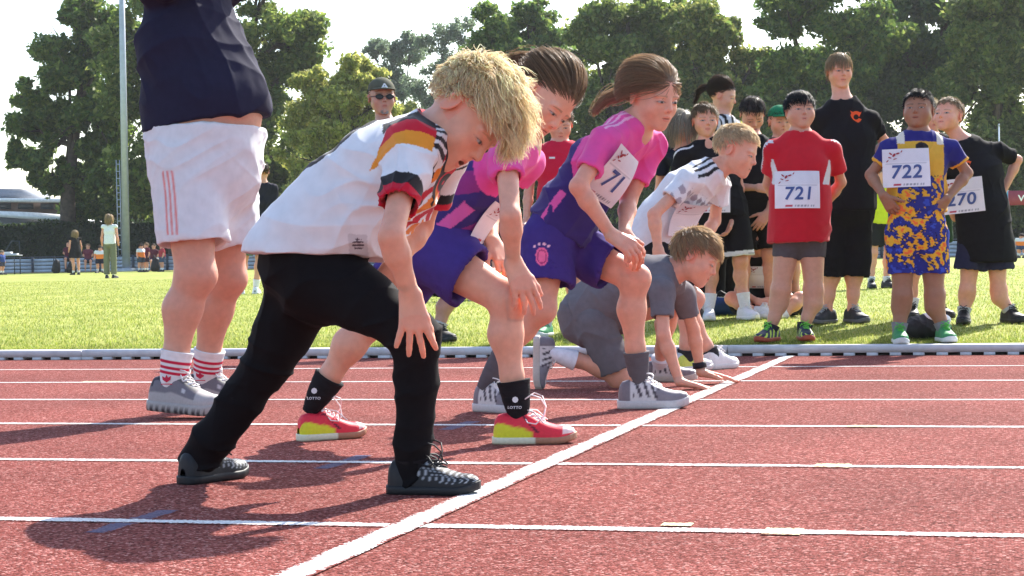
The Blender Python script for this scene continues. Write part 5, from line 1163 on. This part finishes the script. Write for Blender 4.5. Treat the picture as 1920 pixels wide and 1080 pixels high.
p = bg('stocky dark-haired boy in red shirt with number 721, hands behind his back', (1500, 207), (1472, 640), (.1, 1), hh=.230, skin=TAN*1.02, hair=BLACKH, fat=1.2, size=1.03, chub=1.0, det=2,
    torso=[(.148, .125), (.148, .13), (.150, .12), (.10, .065)], shirtc=c721, hem=(1500, 455), shorts=V(.09, .075, .08), sh_hem=.42, sh_e=.006, flare=.0, sock=(V(.03, .03, .04), .02), low=.12, fwd=CD(.12, .10, 1), smat=M_CLOTH, sleeve=.66, hn=1300, hairkw=dict(fringe=.9, lift=.12, clump=.15, grav=.25), hl=-.14, hlen=.2, hands=(), seed=3, sfl=.02,
    over=dict(pelvis=(1498, 425), waist=(1500, 370), chest=(1503, 312), neck=(1500, 256), sR=(1450, 282), sL=(1560, 282), eR=(1440, 345, .10), eL=(1577, 342, .10), wR=(1470, 400, .22), wL=(1535, 400, .22), hR=(1478, 440), hL=(1521, 440), kR=(1464, 545), kL=(1526, 545), aR=(1446, 625), aL=(1508, 628)),
    facedir=((-.55, 0, .8), (.0, 0, 1)),
    shoe=dict(upper=rgb(40, 48, 70), sole=rgb(165, 75, 55), lace=rgb(120, 210, 80), fn=lambda C, t, f, s: (mixc(C, (np.sin(t*30+f*5) > .4) & (f < .8), rgb(200, 220, 80)), C)[1]))
p.bib('721', U(1497, 355, 11.1), RT, UP-RT*.06, .252, .215, n=-FW)
# --- blue and yellow kit, number 722
def camo(v):
    n_ = wave(v, 62, 5, 6)+.7*wave(v, 140, 8, 5)+.3*wave(v, 300, 9, 4); C = np.tile(rgb(48, 52, 130), (len(v), 1)); mixc(C, n_ > .10, rgb(222, 168, 52)); mixc(C, n_ > .62, rgb(232, 110, 60)); mixc(C, np.abs(n_-.10) < .05, rgb(34, 30, 56)); mixc(C, n_ < -.55, rgb(60, 80, 180)); return C
def c722(v):
    p = pp['p']; x, y, z = p.tor(v); w = z/p.TL; C = camo(v); mixc(C, (w > .56) & (np.abs(x) < .15), rgb(222, 168, 60)); mixc(C, (w > .93), rgb(44, 42, 118)); mixc(C, (w > .90) & (np.abs(np.abs(x)-.11) < .02), rgb(225, 215, 200))
    mixc(C, ((x/.036)**2+((w-.87)/.05)**2 < 1) & (y > 0), rgb(40, 32, 36))
    for a in 'RL':
        t, d, r = p.armt(v, a); o = x if a == 'R' else -x; m = (o > .13) & (t > -.4); mixc(C, m, rgb(44, 42, 118)); mixc(C, m & (t > .50), rgb(228, 168, 56))
    return C
p = bg('brown-skinned boy in blue and yellow kit with number 722, hands on hips', (1722, 206), (1727, 652), (-.1, 1), D=10.95, hh=.230, skin=BROWN*1.12, hair=BLACKH, fat=1.18, size=1.03, chub=.7, det=2, torso=[(.142, .12), (.145, .125), (.148, .115), (.10, .065)],
    shirtc=c722, hem=(1720, 398), shorts=camo, sh_hem=.64, sh_e=.018, flare=.010, sock=(V(.22, .22, .24), .04), fwd=CD(-.38, .16, .92), smat=M_CLOTH, hn=1200, hairkw=dict(lift=.7), hlen=.10, seed=4, low=.10,
    over=dict(pelvis=(1718, 425), waist=(1719, 365), chest=(1721, 305), neck=(1722, 255), sR=(1668, 280), sL=(1782, 280), eR=(1632, 328, .02), eL=(1814, 325, .02), wR=(1656, 366, -.10), wL=(1776, 372, -.10), hR=(1692, 440), hL=(1746, 440), kR=(1692, 555), kL=(1752, 555), aR=(1686, 632), aL=(1769, 634)),
    facedir=((-.1, 0, 1), (.05, 0, 1)), hdir=dict(R=(CD(.55, -.8, .0), CD(.5, .2, -.8)), L=(CD(-.55, -.8, .0), CD(-.5, .2, -.8))),
    shoe=dict(upper=rgb(60, 140, 85), sole=rgb(215, 215, 210), lace=rgb(90, 190, 70), sh=.026))
p.bib('722', U(1708, 312, 10.7), nrm(RT+UP*.02), UP, .245, .215, n=-FW)
# --- number 270
p = bg('boy in black t-shirt with number 270 and navy shorts, looking up', (1778, 217), (1848, 622), (-.35, 1), D=12.1, hh=.230, skin=FAIR*1.02, hair=V(.36, .26, .15), fat=1.0, size=1.06, chub=.3, det=2, torso=[(.138, .115), (.138, .115), (.14, .105), (.095, .06)],
    shirtc=BLACK*.9, hem=(1848, 492), shorts=rgb(44, 44, 66), sh_hem=.55, flare=.03, sock=(V(.5, .5, .52), .02), fwd=CD(-.62, .22, .72), sleeve=.72, hn=1100, hlen=.09, hl=.02, hairkw=dict(lift=.6), seed=5, low=.14, sfl=.02,
    over=dict(pelvis=(1845, 445), waist=(1842, 390), chest=(1835, 325), neck=(1808, 268), sR=(1792, 290, -.05), sL=(1872, 283, .05), eR=(1768, 360, .12), eL=(1908, 300, .12), wR=(1790, 410, .18), wL=(1880, 362, .10), hR=(1822, 460), hL=(1868, 458), kR=(1814, 545), kL=(1872, 545), aR=(1808, 610), aL=(1892, 604)), hands=('L',),
    facedir=((-.3, 0, 1), (.3, 0, 1)), hdir=dict(L=(CD(-.1, -1, -.1), CD(-.9, 0, -.3))))
p.bib('270', U(1812, 365, 11.85), nrm(RT+UP*.10), nrm(UP-RT*.12), .25, .215, n=-FW)
# small orange emblem on the chest of the club t-shirts
M_ORANGE = flat_mat('orange_print', rgb(235, 95, 45), .7)
def emblem(p, C, s=.028, n=None):
    n = -FW if n is None else n; t = .3
    for _ in range(40): t -= float(p.shirtS(np.array([C+n*t]), .35)[0])*.8
    c = C+n*(t+.006); mb = MB(); k = 14; out = [c+RT*s*math.cos(a)*1.0+UP*s*math.sin(a) for a in np.linspace(.6, 5.9, k)]; inn = [c+RT*s*.45*math.cos(a)+UP*s*.45*math.sin(a) for a in np.linspace(.6, 5.9, k)]
    mb.add(out+inn, [(i, i+1, k+i+1, k+i) for i in range(k-1)]); mb.add([c+RT*s*.9+UP*s*.9, c+RT*s*.1+UP*s*.5, c+RT*s*.5], [(0, 1, 2)]); mb.add([c-RT*s*1.0+UP*s*1.1, c-RT*s*.2+UP*s*.6, c-RT*s*.7+UP*s*.3], [(0, 1, 2)]); mb.build('shirt_emblem', M_ORANGE, p.shirto)
    return c
emblem(p, U(1822, 306, 11.9), .022)
# --- adult in black
p = bg('adult in black t-shirt with orange emblem and black calf-length trousers, hand on hip', (1574, 132), (1572, 606), (.15, 1), hh=.225, skin=FAIR, hair=V(.45, .34, .2), fat=1.1, size=1.2, det=2, adult=1, torso=[(.165, .13), (.16, .125), (.165, .12), (.11, .07)],
    shirtc=BLACK*.9, hem=(1585, 395), shorts=BLACK*.8, sh_hem=1.34, flare=.025, sock=None, style='long', hlen=.5, hn=900, seed=6, low=.08,
    over=dict(pelvis=(1587, 385), waist=(1588, 325), chest=(1588, 262), neck=(1580, 195), sR=(1538, 222), sL=(1630, 224), eR=(1533, 300, .1), eL=(1660, 268, .12), wR=(1548, 375, .1), wL=(1622, 318, -.06), hR=(1563, 400), hL=(1608, 400), kR=(1557, 488), kL=(1606, 488), aR=(1552, 590), aL=(1598, 592)), hands=('L',), hdir=dict(L=(CD(-.9, -.2, .3), CD(.1, .1, -1))), shoeL=.25, hairkw=dict(length=.3),
    shoe=dict(upper=V(.025, .026, .03), sole=V(.12, .12, .13), lace=V(.4, .4, .4)), facedir=((-.8, 0, .8), (.35, 0, 1)))
emblem(p, U(1600, 222, DEP(p.J['chest'])), .038)
# --- boy in the black jersey with white piping
def cj(v):
    p = pp['p']; x, y, z = p.tor(v); w = z/p.TL; C = np.tile(BLACK, (len(v), 1)); hb = p.J['head']+(V(0, -.07, -.22)*p.hh)@p.HR; nd = nrm(hb-p.J['neck']); q = v-p.J['neck']; dn = np.linalg.norm(q-np.outer(q@nd, nd), axis=1); mixc(C, (dn < p.neckr+.020) & (w > .75), V(.65, .65, .66))
    mixc(C, (np.abs(y+.02-.4*(w-.85)) < .010) & (np.abs(x) > .10) & (w > .55), V(.65, .65, .66)); return C
def cjs(v):
    p = pp['p']; C = np.tile(BLACK, (len(v), 1))
    for a in 'RL': t, d, r = p.legt(v, a); mixc(C, (t > .80) & (t < .86), V(.7, .7, .72))
    return C
p = bg('tousled fair-haired boy in black jersey with white collar and white-trimmed shorts', (1322, 226), (1368, 600), (.12, 1), hh=.235, skin=FAIR, hair=V(.33, .23, .13), size=1.08, det=2, shirtc=cj, shorts=cjs, sh_hem=.9, flare=.035, sock=(WHITE, .10), vneck=.05, seed=7, hn=1300, hlen=.16, hl=-.03, hem=(1345, 405), low=.1,
    over=dict(pelvis=(1357, 385), waist=(1348, 345), chest=(1335, 305), neck=(1326, 268), sR=(1280, 292), sL=(1375, 292), eR=(1262, 355, .03), eL=(1388, 355, .03), wR=(1285, 400, -.1), wL=(1372, 410, -.05), hR=(1335, 395), hL=(1378, 392), kR=(1335, 495), kL=(1388, 490), aR=(1330, 590), aL=(1396, 590)), shoe=dict(upper=rgb(225, 225, 225), sole=rgb(225, 225, 222)), fwd=CD(.10, .02, 1), smat=M_DARK)
p.bib('12', U(1340, 368, DEP(p.J['chest'])-.3), RT, nrm(UP+RT*.1), .24, .2, n=-FW)
# --- others standing behind
p = bg('woman with grey-blond bob in dark top behind the girl in pink', (1278, 238), (1290, 596), (-.6, .75), D=13.2, hh=.225, skin=FAIR, hair=V(.50, .46, .38), size=1.12, adult=1, style='long', hlen=.5, hn=1200, shirtc=rgb(30, 34, 48), seed=8, fwd=CD(.55, -.35, .75), hands=(), shorts=BLACK, sh_hem=1.9, over=dict(neck=(1290, 285), chest=(1296, 330)))
def cstr(v):
    p = pp['p']; x, y, z = p.tor(v); C = np.tile(V(.65, .64, .66), (len(v), 1)); mixc(C, np.sin(x*95) > .2, BLACK*1.3); mixc(C, z < .25*p.TL, BLACK*1.3); return C
p = bg('brown-haired teenager with ponytail in black and white striped top', (1356, 180), (1352, 592), (.8, .5), D=13.9, hh=.225, skin=FAIR, hair=V(.085, .055, .035), size=1.15, style='tail', hn=1300, shirtc=cstr, seed=9, fwd=CD(.88, -.2, .28), hands=(), shorts=BLACK, sh_hem=1.9, shoe=dict(upper=V(.02, .02, .022), sole=V(.03, .03, .03), lace=None))
p = bg('dark-haired boy in black club t-shirt looking down', (1411, 214), (1420, 598), (.1, 1), D=13.3, hh=.230, skin=FAIR, hair=V(.055, .038, .028), size=1.08, shirtc=BLACK*.9, seed=10, fwd=CD(.1, -.62, .75), up=CD(0, .8, .5), hl=-.07, hn=900, hlen=.10, shorts=BLACK, sh_hem=.9, hairkw=dict(lift=.6), sock=(BLACK, .05),
    over=dict(neck=(1412, 262), chest=(1412, 320), sR=(1375, 282), sL=(1452, 282), eR=(1372, 350, -.02), eL=(1458, 345, -.05), wR=(1422, 352, -.22), wL=(1440, 398, -.12)), hdir=dict(R=(CD(1, -.1, 0), CD(0, -.3, -1)), L=(CD(-.6, -.8, .2), CD(-.2, -.3, -.9))))
emblem(p, U(1418, 384, 13.4), .030)
pcap = bg('child in green cap half hidden behind the boy in red', (1462, 228), (1470, 600), (.2, 1), D=13.6, hh=.215, skin=FAIR, hair=DBROWN, size=1.0, shirtc=BLACK, seed=11, hn=500, hands=(), shorts=BLACK, sock=(BLACK, .05))
def cap(p, col, brim=True, emb=None, poke=1.06):
    R = p.HR; c = p.J['head']; D = []; nu, nv = 28, 10
    for i in range(nv+1):
        b = math.pi/2*i/nv
        for j in range(nu):
            a = 2*math.pi*j/nu; d = V(math.cos(b)*math.cos(a), math.cos(b)*math.sin(a), math.sin(b)); D.append(c+((CR_C+V(0, 0, .04)+CR_R*poke*d*V(1.03, 1.03, .97))*p.hh)@R)
    q = np.array([(i*nu+j, i*nu+(j+1) % nu, (i+1)*nu+(j+1) % nu, (i+1)*nu+j) for i in range(nv) for j in range(nu)])
    o = mkobj('cap', np.array(D), q, M_DARK, p.root, np.tile(col, (len(D), 1)))
    k = 14; a0 = np.linspace(math.radians(25), math.radians(155), k); inn = [c+((CR_C+V(0, 0, .06)+CR_R*poke*V(math.cos(a)*1.02, math.sin(a)*1.02, 0))*p.hh)@R for a in a0]; out = [c+((CR_C+V(0, .0, .01)+V(math.cos(a)*.36, .20+math.sin(a)*.55, 0))*p.hh)@R for a in a0]
    up_ = R[2]*.006; v = inn+out+[x+up_ for x in inn]+[x+up_ for x in out]; f = [(i, i+1, k+i+1, k+i) for i in range(k-1)]+[(2*k+i, 3*k+i, 3*k+i+1, 2*k+i+1) for i in range(k-1)]+[(k+i, k+i+1, 3*k+i+1, 3*k+i) for i in range(k-1)]
    mkobj('brim', np.array(v), np.array(f), M_DARK, o, np.tile(col*.9, (len(v), 1)), False); return o
cap(pcap, rgb(30, 120, 80))
# --- seated boy with glasses
def seated(label, D, jd, hh=.215, **k):
    pass
J = pxJ(13.4, dict(pelvis=(1440, 575, .1), waist=(1442, 545, .08), chest=(1438, 512, .02), neck=(1428, 482, -.02), head=(1420, 445, -.06), sR=(1392, 500, -.02), sL=(1470, 500, .05), eR=(1385, 545, -.1), eL=(1475, 550, -.05), wR=(1420, 565, -.22), wL=(1440, 568, -.2), hR=(1415, 582, .05), hL=(1462, 582, .08), kR=(1372, 560, -.18), kL=(1500, 560, -.15), aR=(1425, 592, -.28), aL=(1462, 596, -.25)))
J['fR'] = flat(CD(.8, 0, .5)); J['fL'] = flat(CD(-.8, 0, .5))
p = Person('dark-haired boy with glasses sitting cross-legged on the grass in black shirt', J, .218, FAIR, CD(.45, -.35, .85), V(0, 0, 1), det=1, haircol=V(.05, .035, .028), size=1.0)
p.hand('R', CD(.8, -.3, .2), CD(0, -.4, -.9), 35); p.hand('L', CD(-.6, -.4, .2), CD(0, -.4, -.9), 35)
p.body(); p.hair(900, .13, seed=14, rad=.0017, fringe=.5); p.shirt(lambda v: np.tile(BLACK, (len(v), 1)), seed=15, mat=M_DARK); p.shorts(lambda v: np.tile(V(.03, .03, .034), (len(v), 1)), hem=.7, seed=16)
p.bib('', U(1424, 520, 13.3), RT, UP, .16, .15, n=-FW)
for a in 'RL': p.sock(a, .05, WHITE); Hh = J['a'+a]-J['f'+a]*.06; Hh[2] = float(zgr(Hh[1])); p.shoe(a, .22, dict(upper=V(.7, .7, .7)), heel=Hh)
def glasses(p, dark=False):
    R = p.HR; c = p.J['head']; mb = MB(); T = lambda x, y, z: c+(V(x, y, z)*p.hh)@R
    for s in (-1, 1):
        pts = [T(s*.145+.105*math.cos(a), .405, -.035+.06*math.sin(a)) for a in np.linspace(0, 2*math.pi, 13)]; mb.tube(pts, .0022, 5, False); mb.tube([T(s*.23, .40, -.02), T(s*.34, .2, -.01), T(s*.37, -.04, -.01)], .002, 5)
        if dark: k = 12; mb.add([T(s*.145+.105*math.cos(a), .402, -.035+.078*math.sin(a)) for a in np.linspace(0, 2*math.pi, k, endpoint=False)], [tuple(range(k))])
    mb.tube([T(-.06, .405, -.025), T(.06, .405, -.025)], .002, 5); mb.build('sunglasses' if dark else 'glasses', flat_mat('dark_lens' if dark else 'glasses_frame', (.01, .01, .012), .35, .4), p.root, True)
glasses(p)
# --- neon yellow, the child behind 722
p = bg('child in neon yellow shirt running on the pitch behind the boy in blue and yellow', (1660, 330), (1648, 560), (.2, 1), D=20.5, hh=.22, skin=FAIR, hair=DBROWN, size=1.0, shirtc=rgb(215, 225, 50), shorts=V(.02, .02, .02), seed=17, hn=400, sock=(WHITE, .05), smat=M_CLOTH)
p = bg('blond child almost hidden behind the boy in blue and yellow', (1745, 218), (1735, 618), (.1, 1), D=12.7, hh=.215, skin=FAIR, hair=V(.6, .48, .28), size=1.02, shirtc=BLACK, shorts=V(.02, .05, .02), seed=18, hn=700, hlen=.2, hands=())
# --- man in cap and sunglasses
p = bg('man in olive cap and sunglasses behind the blond boy', (716, 182), (790, 652), (.35, .9), D=11.9, hh=.225, skin=V(.46, .26, .19), hair=V(.12, .09, .07), size=1.12, adult=1, det=2, shirtc=rgb(32, 34, 42), shorts=BLACK, sh_hem=.95, sock=(V(.5, .5, .5), .04), fwd=CD(.25, .02, .95), seed=19, hn=500, hlen=.05,
    over=dict(neck=(722, 240), chest=(740, 310), waist=(765, 375), pelvis=(790, 430), sR=(672, 258), sL=(778, 268), hR=(770, 440), hL=(825, 440), kL=(845, 560), aL=(822, 645), kR=(770, 555), aR=(768, 645), eR=(655, 330), eL=(800, 340), wR=(700, 380, -.2), wL=(800, 390, -.2)))
o = cap(p, rgb(88, 88, 74)); glasses(p, True)
R = p.HR; c = p.J['head']; tv, tf, tl = text_mesh('A', .02, 0); 
mkobj('cap_emblem', np.array([c+((V((.5-x_/.7)*.22*-1+.0, .415-.06*y_, .18+y_*.22))*p.hh)@R for x_, y_ in tv]), tf, M_WP, o, None, False, tl)
# beard stubble is part of the face: a trimmed grey goatee
mb = MB(); T = lambda x, y, z: c+(V(x, y, z)*p.hh)@R
rr2 = np.random.default_rng(3)
for i in range(220):
    a_ = rr2.random()*6.28; ra = rr2.random()**.5; x_ = .10*ra*math.cos(a_); z_ = -.40+.06*ra*math.sin(a_); q0 = T(x_, .33-x_*x_*4, z_); mb.tube([q0, q0+(R[1]*.008-R[2]*.012+R[0]*rr2.normal()*.003)], .0012, 3, False)
mb.build('beard', flat_mat('grey_beard', (.35, .33, .31), .8), p.root)
# --- red-shirted child behind
p = bg('child in red sports shirt behind the brown-haired child', (1050, 232), (1050, 640), (-.1, 1), D=12.0, hh=.215, skin=FAIR, hair=V(.20, .13, .08), size=1.03, det=2, shirtc=rgb(205, 30, 62), shorts=BLACK, sh_hem=.8, sock=(V(.7, .7, .7), .03), fwd=CD(.05, -.35, .95), seed=24, hn=900, smat=M_CLOTH, shoe=dict(upper=rgb(70, 150, 100), sole=rgb(220, 220, 215), lace=rgb(230, 230, 230)))
mb = MB(); c = U(1035, 296, DEP(p.J['chest'])-.14); mb.box(c, (RT, UP, FW), (.018, .006, .001)); mb.build('shirt_emblem', M_WP, p.shirto)
# --- boy far behind, black shirt and green shorts
p = bg('boy in black shirt and grey-green shorts on the pitch behind the man in white shorts', (492, 322), (466, 556), (-.2, -1), hh=.22, D=24, skin=FAIR*.95, hair=DBROWN, size=1.08, shirtc=V(.02, .02, .03), shorts=rgb(98, 112, 100), sh_hem=.95, flare=.04, sock=(WHITE, .10), seed=25, hn=500, shoe=dict(upper=rgb(225, 228, 230), sole=rgb(225, 225, 225)), over=dict(pelvis=(478, 440), waist=(482, 415), chest=(488, 378), neck=(492, 345)))
# --- seated child in mauve leggings
J = pxJ(18.5, dict(pelvis=(905, 582, .35), waist=(905, 552, .35), chest=(903, 520, .30), neck=(900, 495, .26), head=(898, 464, .22), sR=(880, 510, .26), sL=(925, 510, .26), eR=(872, 548, .05), eL=(930, 548, .05), wR=(890, 562, -.10), wL=(905, 560, -.10), hR=(893, 580, .25), hL=(916, 580, .25), kR=(890, 568, -.10), kL=(920, 568, -.10), aR=(888, 592, .0), aL=(915, 592, .0)))
J['fR'] = J['fL'] = flat(-FW); dz = float(zgr(J['aR'][1]))+.07-J['aR'][2]
for k in list(J):
    if k[0] != 'f': J[k] = J[k]+V(0, 0, dz)
p = Person('child in mauve leggings sitting on the grass hugging the knees', J, .215, FAIR, -FW, V(0, 0, 1), det=1, haircol=DBROWN, size=1.0)
p.hand('R', CD(.8, -.4, .2), CD(0, -.3, -1), 30); p.hand('L', CD(-.8, -.4, .2), CD(0, -.3, -1), 30)
p.body(); p.hair(500, .4, seed=27, rad=.002, grav=.6); p.shirt(lambda v: np.tile(rgb(60, 60, 90), (len(v), 1)), seed=28); p.shorts(lambda v: np.tile(rgb(188, 165, 190), (len(v), 1)), hem=1.9, e=.008, flare=.0, seed=29, name='leggings')
for a in 'RL': Hh = J['a'+a]-J['f'+a]*.06-V(0, 0, .07); p.shoe(a, .22, dict(upper=V(.6, .6, .6)), heel=Hh)
# --- far away across the pitch
def far(label, head, feet, D, face, shirtc, shorts, hair, sh_hem=.8, style='short', **k):
    kw = dict(det=0, hh=.23, size=1.12, hands=(), hn=260, zg=.052, seed=int(head[0]) % 97, e=.02); kw.update(k)
    return bg(label, head, feet, face, D=D, shirtc=shirtc, shorts=shorts, hair=hair, sh_hem=sh_hem, style=style, **kw)
far('blond woman in white top and wide olive trousers far across the pitch', (205, 410), (207, 522), 49.5, (.2, -1), rgb(225, 230, 232), rgb(120, 122, 100), V(.55, .42, .25), 1.95, 'long', sleeve=.1, e=.014, sh_e=.012, flare=.035, hairkw=dict(length=.75, rad=.007, n=400))
far('long-haired girl in black skirt far across the pitch', (140, 438), (143, 518), 64, (-.5, -.6), V(.015, .015, .018), V(.015, .015, .018), V(.5, .38, .22), .62, 'long', sleeve=.1, sh_e=.05, flare=.05, hairkw=dict(length=.75, rad=.008, n=400))
ORG = rgb(235, 130, 60)
def cor(v):
    p = pp['p']; x, y, z = p.tor(v); C = np.tile(ORG, (len(v), 1)); mixc(C, z > .62*p.TL, V(.7, .7, .72)); return C
fy_ = 72.0
def farx(px, top, label, shirtc, shorts, hair, face=(0, -1), D=72, **k): far(label, (px, top+5), (px, 517), D, face, shirtc, shorts, hair, **k)
farx(264, 458, 'child in orange and white bib standing at the far fence, nearest the pole', cor, rgb(60, 70, 85), DBROWN, (.6, .3))
farx(274, 456, 'person in dark red shirt beside the orange bib at the far fence', rgb(100, 40, 55), rgb(60, 40, 50), LBROWN, (-.6, .5), D=73)
farx(304, 458, 'person in red shirt and jeans shorts at the far fence', rgb(165, 60, 70), rgb(70, 85, 110), LBROWN, (-.8, .3))
farx(188, 462, 'child in orange and white bib beside the olive trousers', cor, rgb(40, 40, 60), DBROWN, (0, 1))
farx(3, 470, 'person in blue top at the far left edge by a table', rgb(60, 80, 140), rgb(70, 70, 90), V(.4, .35, .3), (.8, .2))
farx(1916, 440, 'child in orange bib and blue top at the far right edge', cor, rgb(60, 70, 110), DBROWN, (-.5, .5), D=60)
def sit_far(px, py, label, col, hair):
    J = pxJ(77.5, dict(pelvis=(px, py+26), waist=(px, py+20), chest=(px, py+13), neck=(px, py+6), head=(px, py), sR=(px+7, py+9), sL=(px-7, py+9), eR=(px+9, py+17), eL=(px-9, py+17), wR=(px+4, py+20), wL=(px-4, py+20), hR=(px+4, py+27), hL=(px-4, py+27), kR=(px+5, py+27, -.4), kL=(px-5, py+27, -.4), aR=(px+5, py+44, -.4), aL=(px-5, py+44, -.4))); J['fR'] = J['fL'] = flat(-FW)
    p = Person(label, J, .23, FAIR, -FW, V(0, 0, 1), det=0, haircol=hair, size=1.1); p.body(); p.hair(200, .2, rad=.006); p.shirt(lambda v: np.tile(col, (len(v), 1))); p.shorts(lambda v: np.tile(V(.05, .05, .08), (len(v), 1)), hem=.8)
sit_far(165, 462, 'person in dark red shirt sitting behind the far fence near the long-haired girl', rgb(110, 50, 65), LBROWN)
sit_far(128, 458, 'person in maroon shirt sitting behind the far fence left of the long-haired girl', rgb(88, 30, 48), DBROWN)
sit_far(288, 462, 'person in maroon shirt sitting behind the far fence right of the pole', rgb(88, 30, 48), DBROWN)
# ------------------------------------------------------------------ small things lying about
M_BAGK = flat_mat('black_nylon', (.015, .015, .018), .6, .3, 0, 20, .3, .4, 60); M_BAGW = flat_mat('white_cloth', (.72, .72, .74), .8, .2, 0, 20, .06, .4, 40)
def blobmesh(name, ops, h, mat, parent, amp=.006, seed=1):
    S = SDF(); ops(S); v, q = sdf_mesh(S, h, 1); n = vnormals(v, q); v = v+n*(amp*(wave(v, 30, seed)+ridges(v, 45, seed)))[:, None]; return mkobj(name, v, q, mat, parent)
g = GR(1738, 634); b = empty('sports_bag'); tag(b, 'small black bag with white cloth on top lying between the boy in green shoes\' feet', 'bag')
E3 = np.stack([flat(RT), flat(FW), V(0, 0, 1)])
blobmesh('bag_body', lambda S: S.el(g+V(0, 0, .06), E3, V(.14, .10, .075), .02).pl(g+V(0, 0, .002), V(0, 0, -1)), .011, M_BAGK, b)
blobmesh('cloth', lambda S: (S.el(g+RT*.04+V(0, 0, .105), E3, V(.10, .085, .045), .02), S.rc(g+RT*.10+V(0, 0, .10)-FW*.05, g+RT*.06+V(0, 0, .03)-FW*.09, .02, .03, .03)), .010, M_BAGW, b, .005, 4)
g = GR(1352, 592); b = empty('blue_bag'); tag(b, 'dark blue rolled bag lying on the grass behind the crouching boy', 'bag')
blobmesh('bag_body', lambda S: S.rc(g-RT*.10+V(0, 0, .07), g+RT*.12+V(0, 0, .065), .07, .06, .02), .011, flat_mat('blue_nylon', (.02, .06, .22), .55), b, .005, 6)
blobmesh('strap', lambda S: (S.rc(g-RT*.05+V(0, 0, .14), g+V(0, 0, .165), .012, .012, .01), S.rc(g+V(0, 0, .165), g+RT*.06+V(0, 0, .135), .012, .012, .01)), .006, M_BAGK, b, .0, 6)
g = GR(800, 556); b = empty('kit_bag'); tag(b, 'black kit bag with a neon yellow end lying on the pitch', 'bag')
blobmesh('bag_body', lambda S: S.rc(g-RT*.08+V(0, 0, .14), g+RT*.35+V(0, 0, .13), .14, .13, .02), .02, M_BAGK, b, .008, 7)
blobmesh('bag_end', lambda S: S.el(g-RT*.16+V(0, 0, .16), E3, V(.12, .12, .16), .02), .018, flat_mat('neon_nylon', (.62, .70, .10), .6), b, .004, 8)
# things along the far fence
for px, h_, w_, lab in ((105, .55, .22, 'black rucksack leaning on the far fence'), (134, .40, .26, 'tilted black bag by the legs of the long-haired girl'), (291, .55, .24, 'black rucksack beside the red-shirted person at the fence')):
    g = U(px, 500, 74.5); g[2] = .05; b = empty('rucksack'); tag(b, lab, 'bag')
    blobmesh('bag_body', lambda S: S.rc(g+V(0, 0, .15), g+V(.03, 0, h_*.75), w_*.8, w_*.6, .02), .05, M_BAGK, b, .01, px)
    mb = MB(); mb.tube([g+V(-.05, -.1, h_*.9), g+V(0, -.1, h_*1.15), g+V(.08, -.1, h_*.9)], .02, 6); mb.build('handle', M_BAGK, b)
g = U(20, 500, 73.5); g[2] = .05; b = empty('folding_table'); tag(b, 'small folding table beside the person at the left edge', 'table')
mb = MB(); mb.abox(g+V(-.5, -.3, .70), g+V(.35, .3, .74)); mb.build('table_top', flat_mat('table_grey', (.3, .32, .34), .5), b)
for sx in (-.42, .28):
    for sy in (-.22, .22): mb = MB(); mb.tube([g+V(sx, sy, 0), g+V(sx, sy, .70)], .02, 6); mb.build('leg', M_POST, b)
b2 = empty('paper_stack'); tag(b2, 'white papers and boxes on the folding table at the left edge', 'papers'); mb = MB(); mb.abox(g+V(-.2, -.15, .742), g+V(.05, .1, .86)); mb.build('box', M_BAGW, b2); mb = MB(); mb.abox(g+V(.08, -.12, .742), g+V(.3, .1, .79)); mb.build('paper', M_BAGW, b2)

# ------------------------------------------------------------------ the hazy summer air
hz = MB(); hz.abox((-300, -40, -3), (300, 260, 40)); m, n, P, N, L = mat_new('summer_haze'); n.nodes.remove(P)
pv = N('ShaderNodeVolumePrincipled'); pv.inputs['Density'].default_value = .00022; pv.inputs['Color'].default_value = (.92, .95, 1, 1); pv.inputs['Anisotropy'].default_value = .35; L(pv.outputs[0], n.nodes['Material Output'].inputs['Volume'])
tag(hz.build('haze', m), 'pale summer haze over the sports ground', 'haze', None, 'stuff')
